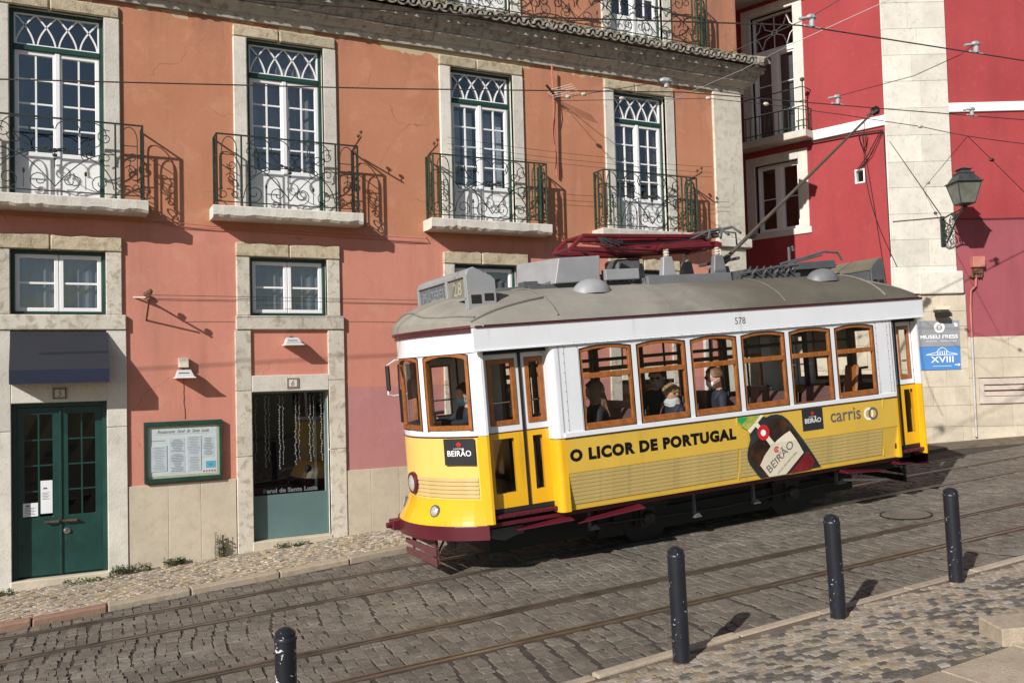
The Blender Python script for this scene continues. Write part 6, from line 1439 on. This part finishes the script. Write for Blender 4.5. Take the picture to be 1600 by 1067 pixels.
g.tube([(1.3, -.3, 3.84), (2.0, -.32, 3.82), (2.7, -.34, 3.88), (3.1, -.3, 3.96)], .009, 5); g.tube([(1.3, .2, 3.86), (2.2, .1, 3.84), (3.2, -.1, 3.99)], .009, 5); obj('pantograph_spring', g, 'rubber', pg)
g = G()
for s, dz in ((2.86, .0), (3.06, .02)):
    g.tube([(s, -.78, 3.86 + dz), (s, -.62, 3.965 + dz), (s + .02, 0, 3.985 + dz), (s, .62, 3.965 + dz), (s, .78, 3.86 + dz)], .020, 6)
    for y in (-.4, .4): g.tube([(s, y, 3.98 + dz), (s - .04, y, 3.86)], .018, 5)
g.tube([(2.86, -.3, 3.9), (3.06, -.3, 3.92)], .03, 6); g.tube([(2.86, .3, 3.9), (3.06, .3, 3.92)], .03, 6); g.tube([(2.6, -.25, 3.87), (2.9, -.35, 3.99), (3.3, -.38, 3.94), (3.45, -.2, 3.80)], .012, 5); obj('collector_bow', g, 't_grey_d', pg)
# trolley pole
tp_ = obj('trolley_pole', (lambda g: (g.tube([(3.22, 0, 3.52), (3.44, 0, 3.645)], .055, 8), g.tube([(3.3, 0, 3.56), (6.50, 0, 5.86)], .030, 8, r2=.017), g)[2])(G()), 'pole', tram)
g = G(); g.lathe([(.03, -.03), (.07, -.03), (.05, -.01), (.05, .01), (.07, .03), (.03, .03)], 14, 0, lambda x, y, z: (6.53 + x, z, 5.872 + y)); obj('trolley_wheel', g, 'rubber', tp_)
g = G(); g.tube([(6.40, -.03, 5.80), (6.53, -.04, 5.872)], .02, 5); g.tube([(6.40, .03, 5.80), (6.53, .04, 5.872)], .02, 5); obj('harp', g, 'pole', tp_)
g = G(); g.lathe([(.24, 0), (.24, .06), (.16, .10), (.14, .22)], 16, 0, lambda x, y, z: (3.26 + x, y, 3.29 + z)); g.tube([(3.0, -.1, 3.55), (3.55, -.1, 3.62)], .022, 6); g.tube([(3.0, .1, 3.55), (3.55, .1, 3.62)], .022, 6); obj('pole_base', g, 't_grey_d', tp_)
g = G(); g.tube([Vector((6.3, .02, 5.70)).lerp(Vector((6.75, .03, 3.4)), k / 12) + Vector((-.25 * math.sin(math.pi * k / 12), 0, 0)) for k in range(13)], .006, 4); obj('pole_rope', g, 'cable', tp_)
# rear resistor rack
g = G(); g.box(3.32, 4.35, -.42, .42, 3.22, 3.345)
for k in range(8):
    g.box(3.40 + k * .12, 3.45 + k * .12, -.40, .40, 3.35, 3.43); g.tube([(3.40 + k * .12, -.42, 3.36), (3.48 + k * .12, -.42, 3.46)], .012, 5)
g.tube([(3.25, -.44, 3.36), (3.9, -.44, 3.44), (4.3, -.44, 3.46)], .016, 5); g.tube([(3.25, .40, 3.38), (3.9, .4, 3.46), (4.3, .4, 3.48)], .016, 5)
for k in range(4): g.tube([(3.45 + k * .2, -.46, 3.34), (3.5 + k * .2, -.47, 3.40), (3.62 + k * .2, -.45, 3.31)], .012, 5)
obj('resistor_rack', g, 't_grey_d', tram)
g = G(); g.hexa([(4.20, -.44, 3.385), (5.02, -.44, 3.395), (5.02, .40, 3.395), (4.20, .40, 3.385), (4.22, -.44, 3.485), (5.0, -.44, 3.51), (5.0, .40, 3.51), (4.22, .40, 3.485)]); obj('resistor_cover', g, 't_grey_d', tram, bev=.006)
g = G(); g.box(4.3, 4.95, -.3, .3, 3.2, 3.39); g.tube([(4.55, 0, 3.5), (4.56, 0, 3.76), (4.62, 0, 3.77), (4.64, 0, 3.71)], .022, 6); g.tube([(4.2, -.2, 3.5), (4.6, -.2, 3.57), (5.05, -.2, 3.66), (5.3, -.2, 3.64), (5.38, -.2, 3.52)], .018, 6); g.tube([(4.3, -.3, 3.5), (4.9, -.3, 3.60)], .014, 6); obj('pole_hook', g, 't_grey_d', tram)
# ------------------------------------------------------------------ underframe
g = G(); g.box(-.9, L + .5, -.92, .92, .60, .80); g.box(.7, 4.4, -.50, .50, .14, .60); g.box(-.75, 4.95, -.46, .46, .20, .62); g.box(-.9, .6, -.6, .6, .42, .62); g.box(L - .6, L + .5, -.6, .6, .42, .62); obj('underframe', g, 'black', tram)  # long middle box added to deepen the shadow under the car
g = G(); g.box(-1.02, L + .62, -.92, .92, .80, .86); g.mbox(lambda u, v, d: (u, d, v), .0, L, .66, .85, -1.02, 1.02); obj('floor', g, 'black', tram)
g = G()
for y in (-.52, .52): g.box(.9, 4.3, y - .03, y + .03, .30, .42); g.box(1.2, 1.7, y - .05, y + .05, .24, .5); g.box(3.4, 3.9, y - .05, y + .05, .24, .5)
obj('truck_frame', g, 'black', tram)
for s in (1.38, 3.72):
    for y in (-.45, .45):
        g = G(); g.lathe([(.10, -.07), (.30, -.06), (.345, -.055), (.345, -.04), (.325, -.035), (.322, .05), (.29, .055), (.10, .07)], 26, 0, lambda a, b, c, s=s, y=y: (s + a, y + (c if y < 0 else -c), .325 + b)); obj('wheel', g, 'black', tram, smooth=True)
    g = G(); g.tube([(s, -.5, .325), (s, .5, .325)], .05, 8); obj('axle', g, 'black', tram)
g = G(); g.tube([(-.75, -.62, .44), (-.62, -.62, .40), (-.45, -.62, .45)], .05, 8); g.box(-.8, -.4, -.7, -.5, .42, .52)
g.tube([(-1.15, -.25, .50), (-1.12, -.25, .28)], .035, 8); g.tube([(-1.1, -.35, .5), (-1.02, -.40, .22), (-.95, -.4, .20)], .015, 5); obj('brake_gear', g, 't_grey_d', tram)
for s in (1.38, 3.72):
    g = G(); g.lathe([(.09, 0), (.09, .10), (.06, .13)], 12, 0, lambda a, b, c, s=s: (s + a, -.55 - c, .325 + b)); g.box(s - .11, s + .11, -.60, -.52, .22, .48); obj('axle_box', g, 'gear', tram, smooth=True)
    g = G()
    for k in range(5): g.box(s - .34 + k * .05, s + .34 - k * .05, -.60, -.54, .47 + k * .022, .488 + k * .022)
    obj('leaf_spring', g, 'gear', tram)
for s, h, w_ in ((.42, .33, .10), (1.95, .26, .07), (2.9, .30, .07), (4.35, .36, .11), (4.6, .46, .05)):
    g = G(); g.hexa([(s, -.80, h), (s + w_ * 1.6, -.80, h), (s + w_ * 1.6, -.72, h), (s, -.72, h), (s + w_ * .3, -.79, h + .04), (s + w_ * .9, -.79, h + .07), (s + w_ * .9, -.73, h + .07), (s + w_ * .3, -.73, h + .04)]); g.box(s + .01, s + .04, -.78, -.74, h + .03, .62); obj('brake_hanger', g, 't_grey_d', tram)  # small brackets added to catch spots of light below the body
g = G(); g.tube([(.6, -.66, .36), (2.4, -.66, .30), (4.5, -.66, .38)], .014, 6); obj('brake_rod', g, 'gear', tram)
g = G(); g.tube([(4.5, -.70, .40), (5.35, -.72, .30)], .02, 6); obj('sand_pipe', g, 'grey_p', tram)
# ------------------------------------------------------------------ interior
g = G(); g.mbox(lambda u, v, d: (u, d, v), -.9, L + .55, 2.60, 2.63, -1.12, 1.12); obj('ceiling', g, 'wood_in', tram)
g = G()
for k in range(5): s = .99 + .777 * k - .0; g.box(s - .02, s + .02, -1.14, -1.10, 1.5, 2.6); g.box(s - .02, s + .02, 1.10, 1.14, 1.5, 2.6)
g.tube([(0, -.45, 2.35), (L, -.45, 2.35)], .015, 6); g.tube([(0, .45, 2.35), (L, .45, 2.35)], .015, 6); obj('interior_rail', g, 'wood_in', tram)
g = G()
for s in (.35, 1.95, 3.3, 4.75):
    for y in (-.40, .40): g.tube([(s, y, .86), (s, y, 2.6)], .016, 6)
obj('grab_pole', g, 'rubber', tram)
for i, s in enumerate((1.05, 1.82, 2.62, 3.42, 4.22)):
    for y in (-.72, .72):
        g = G(); g.box(s - .46, s - .02, y - .36, y + .36, 1.22, 1.30); g.box(s - .44, s - .06, y - .30, y + .30, .86, 1.22); sb = obj('seat', g, 'seat', tram, bev=.02)
        g = G(); g.hexa([(s - .05, y - .36, 1.3), (s + .0, y - .36, 1.3), (s + .0, y + .36, 1.3), (s - .05, y + .36, 1.3), (s + .04, y - .36, 1.74), (s + .08, y - .36, 1.74), (s + .08, y + .36, 1.74), (s + .04, y + .36, 1.74)]); obj('seat_back', g, 'seat', sb, bev=.02, seg=2)
        g = G(); g.tube([(s + .07, y - .37, 1.4), (s + .10, y - .37, 1.72), (s + .09, y - .28, 1.75)], .013, 6); obj('grab_handle', g, 'chrome', sb)
g = G(); g.hexa([(4.82, -.80, 1.55), (4.87, -.80, 1.55), (4.87, -.55, 1.55), (4.82, -.55, 1.55), (4.90, -.80, 1.98), (4.95, -.80, 1.98), (4.95, -.55, 1.98), (4.90, -.55, 1.98)]); obj('seat_back', g, 'wood', tram, bev=.02)
g = G()
for s, y in ((.62, 1.13), (4.62, 1.13)): g.box(s - .2, s + .18, y - .01, y, 2.22, 2.50)
obj('route_notice', g, 'grey_p', tram)
# ================================================================== people on board
def person(s, y, h, label, k, cloth, hairmat, hair, mask=None, arm=None, turn=0., tilt=0., glasses=False, scarf=False, seated=True):
    """h: height of the seat or floor above the rail; k: body scale; faces -x"""
    m = TM @ Matrix.Translation((s, y, h)) @ Matrix.Rotation(turn, 4, 'Z') @ Matrix.Scale(1, 4)
    t = thing('person', label, 'person', mat=m); K = lambda *p: Vector(p) * k
    V = [K(0, 0, .10), K(-.01, 0, .26), K(-.0, 0, .42), K(-.005, 0, .55), K(-.015, 0, .63), K(-.03, 0, .715), K(-.035, 0, .80), K(-.03, 0, .86)]
    rad = [.15, .145, .165, .12, .058, .088, .10, .075]; E = [(i, i + 1) for i in range(7)]
    def chain(root, pts, rs):
        p = root
        for q, r in zip(pts, rs): V.append(K(*q)); rad.append(r); E.append((p, len(V) - 1)); p = len(V) - 1
        return p
    for sg in (1, -1):
        sh = chain(3, [(0, sg * .17, .53)], [.075])
        a = arm if arm else [(-.03, .26, .30), (-.22, .19, .17), (-.29, .16, .17)]
        w_ = chain(sh, [(a[0][0], sg * a[0][1], a[0][2]), (a[1][0], sg * a[1][1], a[1][2])], [.055, .042])
        hd = chain(w_, [(a[2][0], sg * a[2][1], a[2][2])], [.036])
        for q in range(4): chain(hd, [(a[2][0] - .055, sg * (a[2][1] - .028 + .019 * q), a[2][2] + .012), (a[2][0] - .085, sg * (a[2][1] - .028 + .019 * q), a[2][2] - .018)], [.0105, .009])
        chain(w_, [(a[2][0] - .01, sg * (a[2][1] - .045), a[2][2] + .015), (a[2][0] - .04, sg * (a[2][1] - .055), a[2][2] + .01)], [.0115, .009])
        if seated: chain(0, [(-.03, sg * .09, .09), (-.40, sg * .11, .10), (-.42, sg * .11, -.30), (-.52, sg * .11, -.33)], [.10, .075, .05, .038])
        else: chain(0, [(0, sg * .10, .0), (-.01, sg * .11, -.40), (.01, sg * .11, -.78), (-.12, sg * .12, -.80)], [.10, .07, .05, .04])
    chain(5, [(-.128, 0, .715)], [.018]); 
    for sg in (1, -1): chain(5, [(-.02, sg * .093, .72)], [.018])
    me = bpy.data.meshes.new('body'); me.from_pydata([tuple(v) for v in V], E, []); o = bpy.data.objects.new('body', me); col.objects.link(o)
    o.modifiers.new('skin', 'SKIN'); o.modifiers.new('sub', 'SUBSURF').levels = 2; o.modifiers['sub'].render_levels = 2
    for i, r in enumerate(rad): me.skin_vertices[0].data[i].radius = (r * k, r * k)
    me.skin_vertices[0].data[0].use_root = True
    bpy.context.view_layer.update(); dg = bpy.context.evaluated_depsgraph_get(); nm = bpy.data.meshes.new_from_object(o.evaluated_get(dg))
    bpy.data.objects.remove(o); nm.name = 'body'; b = bpy.data.objects.new('body', nm); col.objects.link(b); b.parent = t
    nm.materials.clear(); nm.materials.append(MAT[cloth]); nm.materials.append(MAT['skin']); hz = .60 * k
    hands = [K(a[2][0] - .03, sg * a[2][1], a[2][2]) for sg in (1, -1)]
    for p in nm.polygons:
        c = p.center; p.use_smooth = True
        if c.z > hz and c.length > .3 * k and abs(c.y) < .16 * k: p.material_index = 1
        elif any((c - q).length < .075 * k for q in hands): p.material_index = 1
    ORG[b.name] = Vector()
    def sub(nm_, g, mt, smooth=True): return obj(nm_, g, mt, b, smooth=smooth)
    hc = K(-.03, 0, .765)
    rr = random.Random(int(abs(s) * 100)); g = G(); rh_ = .118 * k; n = 18; vs = []; rows = 10
    for i in range(rows + 1):
        th = R(0 + 118 * i / rows)
        for j in range(n):
            ph = 2 * math.pi * j / n; front = math.cos(ph) < -.62
            tt = min(th, R(66)) if front else (min(th, R(92)) if abs(math.sin(ph)) > .75 else th)
            r = rh_ * (1 + rr.uniform(-.05, .06) * (2.2 if hair == 'curly' else 1)); bulge = 1.12 if hair == 'curly' else 1.0
            vs.append((hc.x + .012 * k + r * bulge * 1.05 * math.sin(tt) * math.cos(ph), hc.y + r * bulge * .98 * math.sin(tt) * math.sin(ph), hc.z + .01 * k + r * bulge * 1.05 * math.cos(tt)))
    g.add(vs, [(i * n + j, (i + 1) * n + j, (i + 1) * n + (j + 1) % n, i * n + (j + 1) % n) for i in range(rows) for j in range(n)])
    if hair == 'long':
        for q in range(34):
            a = R(-112 + 224 * q / 33); p0 = hc + Vector((math.cos(a) * .10, math.sin(a) * .10, .02)) * k
            g.tube([p0, p0 + Vector((.025 * math.cos(a) + .02, .025 * math.sin(a), -.15)) * k, p0 + Vector((.05 * math.cos(a) + .03 + rr.uniform(-.02, .02), .03 * math.sin(a) + rr.uniform(-.02, .02), -.34 - rr.uniform(0, .08))) * k], .024 * k, 5, r2=.008 * k)
    if hair == 'curly':
        for q in range(70):
            th, ph = R(rr.uniform(0, 105)), rr.uniform(0, 6.28)
            if math.cos(ph) < -.3: th = min(th, R(64))
            p = hc + Vector((math.sin(th) * math.cos(ph), math.sin(th) * math.sin(ph), math.cos(th))) * (.128 * k); g.ball(p, rr.uniform(.018, .032) * k, 6)
    sub('hair', g, hairmat)
    for sg in (1, -1):
        g = G(); g.ball(K(-.118, sg * .036, .755), .012 * k, 8); sub('eye', g, 'rubber')
    g = G(); g.tube([K(-.120, -.025, .668), K(-.127, 0, .665), K(-.120, .025, .668)], .006 * k, 5); sub('mouth', g, 'ink_r')
    if mask:
        g = G(); vs = []
        for i in range(7):
            v = -1 + 2 * i / 6
            for j in range(11):
                u = -1 + 2 * j / 10; vs.append(K(-.137 + .07 * u * u + .022 * v * v + (.0 if abs(v) < .9 else .01), .086 * u * (1 - .18 * abs(v)), .683 + .055 * v))
        g.add(vs, [(i * 11 + j, i * 11 + j + 1, (i + 1) * 11 + j + 1, (i + 1) * 11 + j) for i in range(6) for j in range(10)])
        for sg in (1, -1): g.tube([K(-.07, sg * .086, .71), K(-.02, sg * .102, .73)], .004 * k, 4); g.tube([K(-.07, sg * .086, .66), K(-.02, sg * .10, .70)], .004 * k, 4)
        sub('face_mask', g, mask)
    if glasses:
        g = G()
        for sg in (1, -1): g.ball(K(-.130, sg * .036, .755), .024 * k, 8, 0, (.3, 1.1, .9)); g.tube([K(-.128, sg * .058, .76), K(-.02, sg * .10, .76)], .005 * k, 4)
        g.tube([K(-.132, -.02, .76), K(-.132, .02, .76)], .005 * k, 4); sub('glasses', g, 'rubber')
    if scarf:
        g = G()
        for q, z in enumerate((.585, .62, .65)): g.tube([K(-.02 + (.095 + .012 * (q % 2)) * math.cos(a * .45), .10 * math.sin(a * .45), z + .012 * math.sin(a * 1.3)) for a in range(14)], .034 * k, 7, closed=True)
        sub('scarf', g, 'scarf')
    else:
        g = G(); g.tube([K(-.012 + .078 * math.cos(a * .45), .085 * math.sin(a * .45), .575 + .012 * math.cos(a * .45)) for a in range(14)], .026 * k, 6, closed=True); sub('collar', g, cloth)
    return t
person(-.72, -.02, 1.32, 'tram driver in dark clothes and blue mask behind the front windows', 1.0, 'coat_d', 'hair_k', 'short', 'mask_b', arm=[(-.12, .27, .42), (-.36, .20, .43), (-.46, .14, .45)], turn=.05, seated=False)
person(.65, -.82, 1.25, 'passenger with long brown hair and dark coat in the first side window', .98, 'coat_k', 'hair_b', 'long', turn=-.45)
person(1.72, -.86, 1.26, 'fair curly haired child with grey scarf looking down in the second side window', .80, 'coat_b', 'hair_l', 'curly', turn=.1, scarf=True)
person(2.05, -.05, 1.30, 'adult in black with grey mask and dark glasses, seated beside the curly haired child', .98, 'coat_k', 'hair_k', 'short', 'mask_g', turn=.75, glasses=True)
person(2.43, -.82, 1.27, 'dark haired passenger in dark jacket, white mask and glasses in the third side window', .98, 'coat_b', 'hair_b', 'short', 'mask_w', turn=-.30, glasses=True)
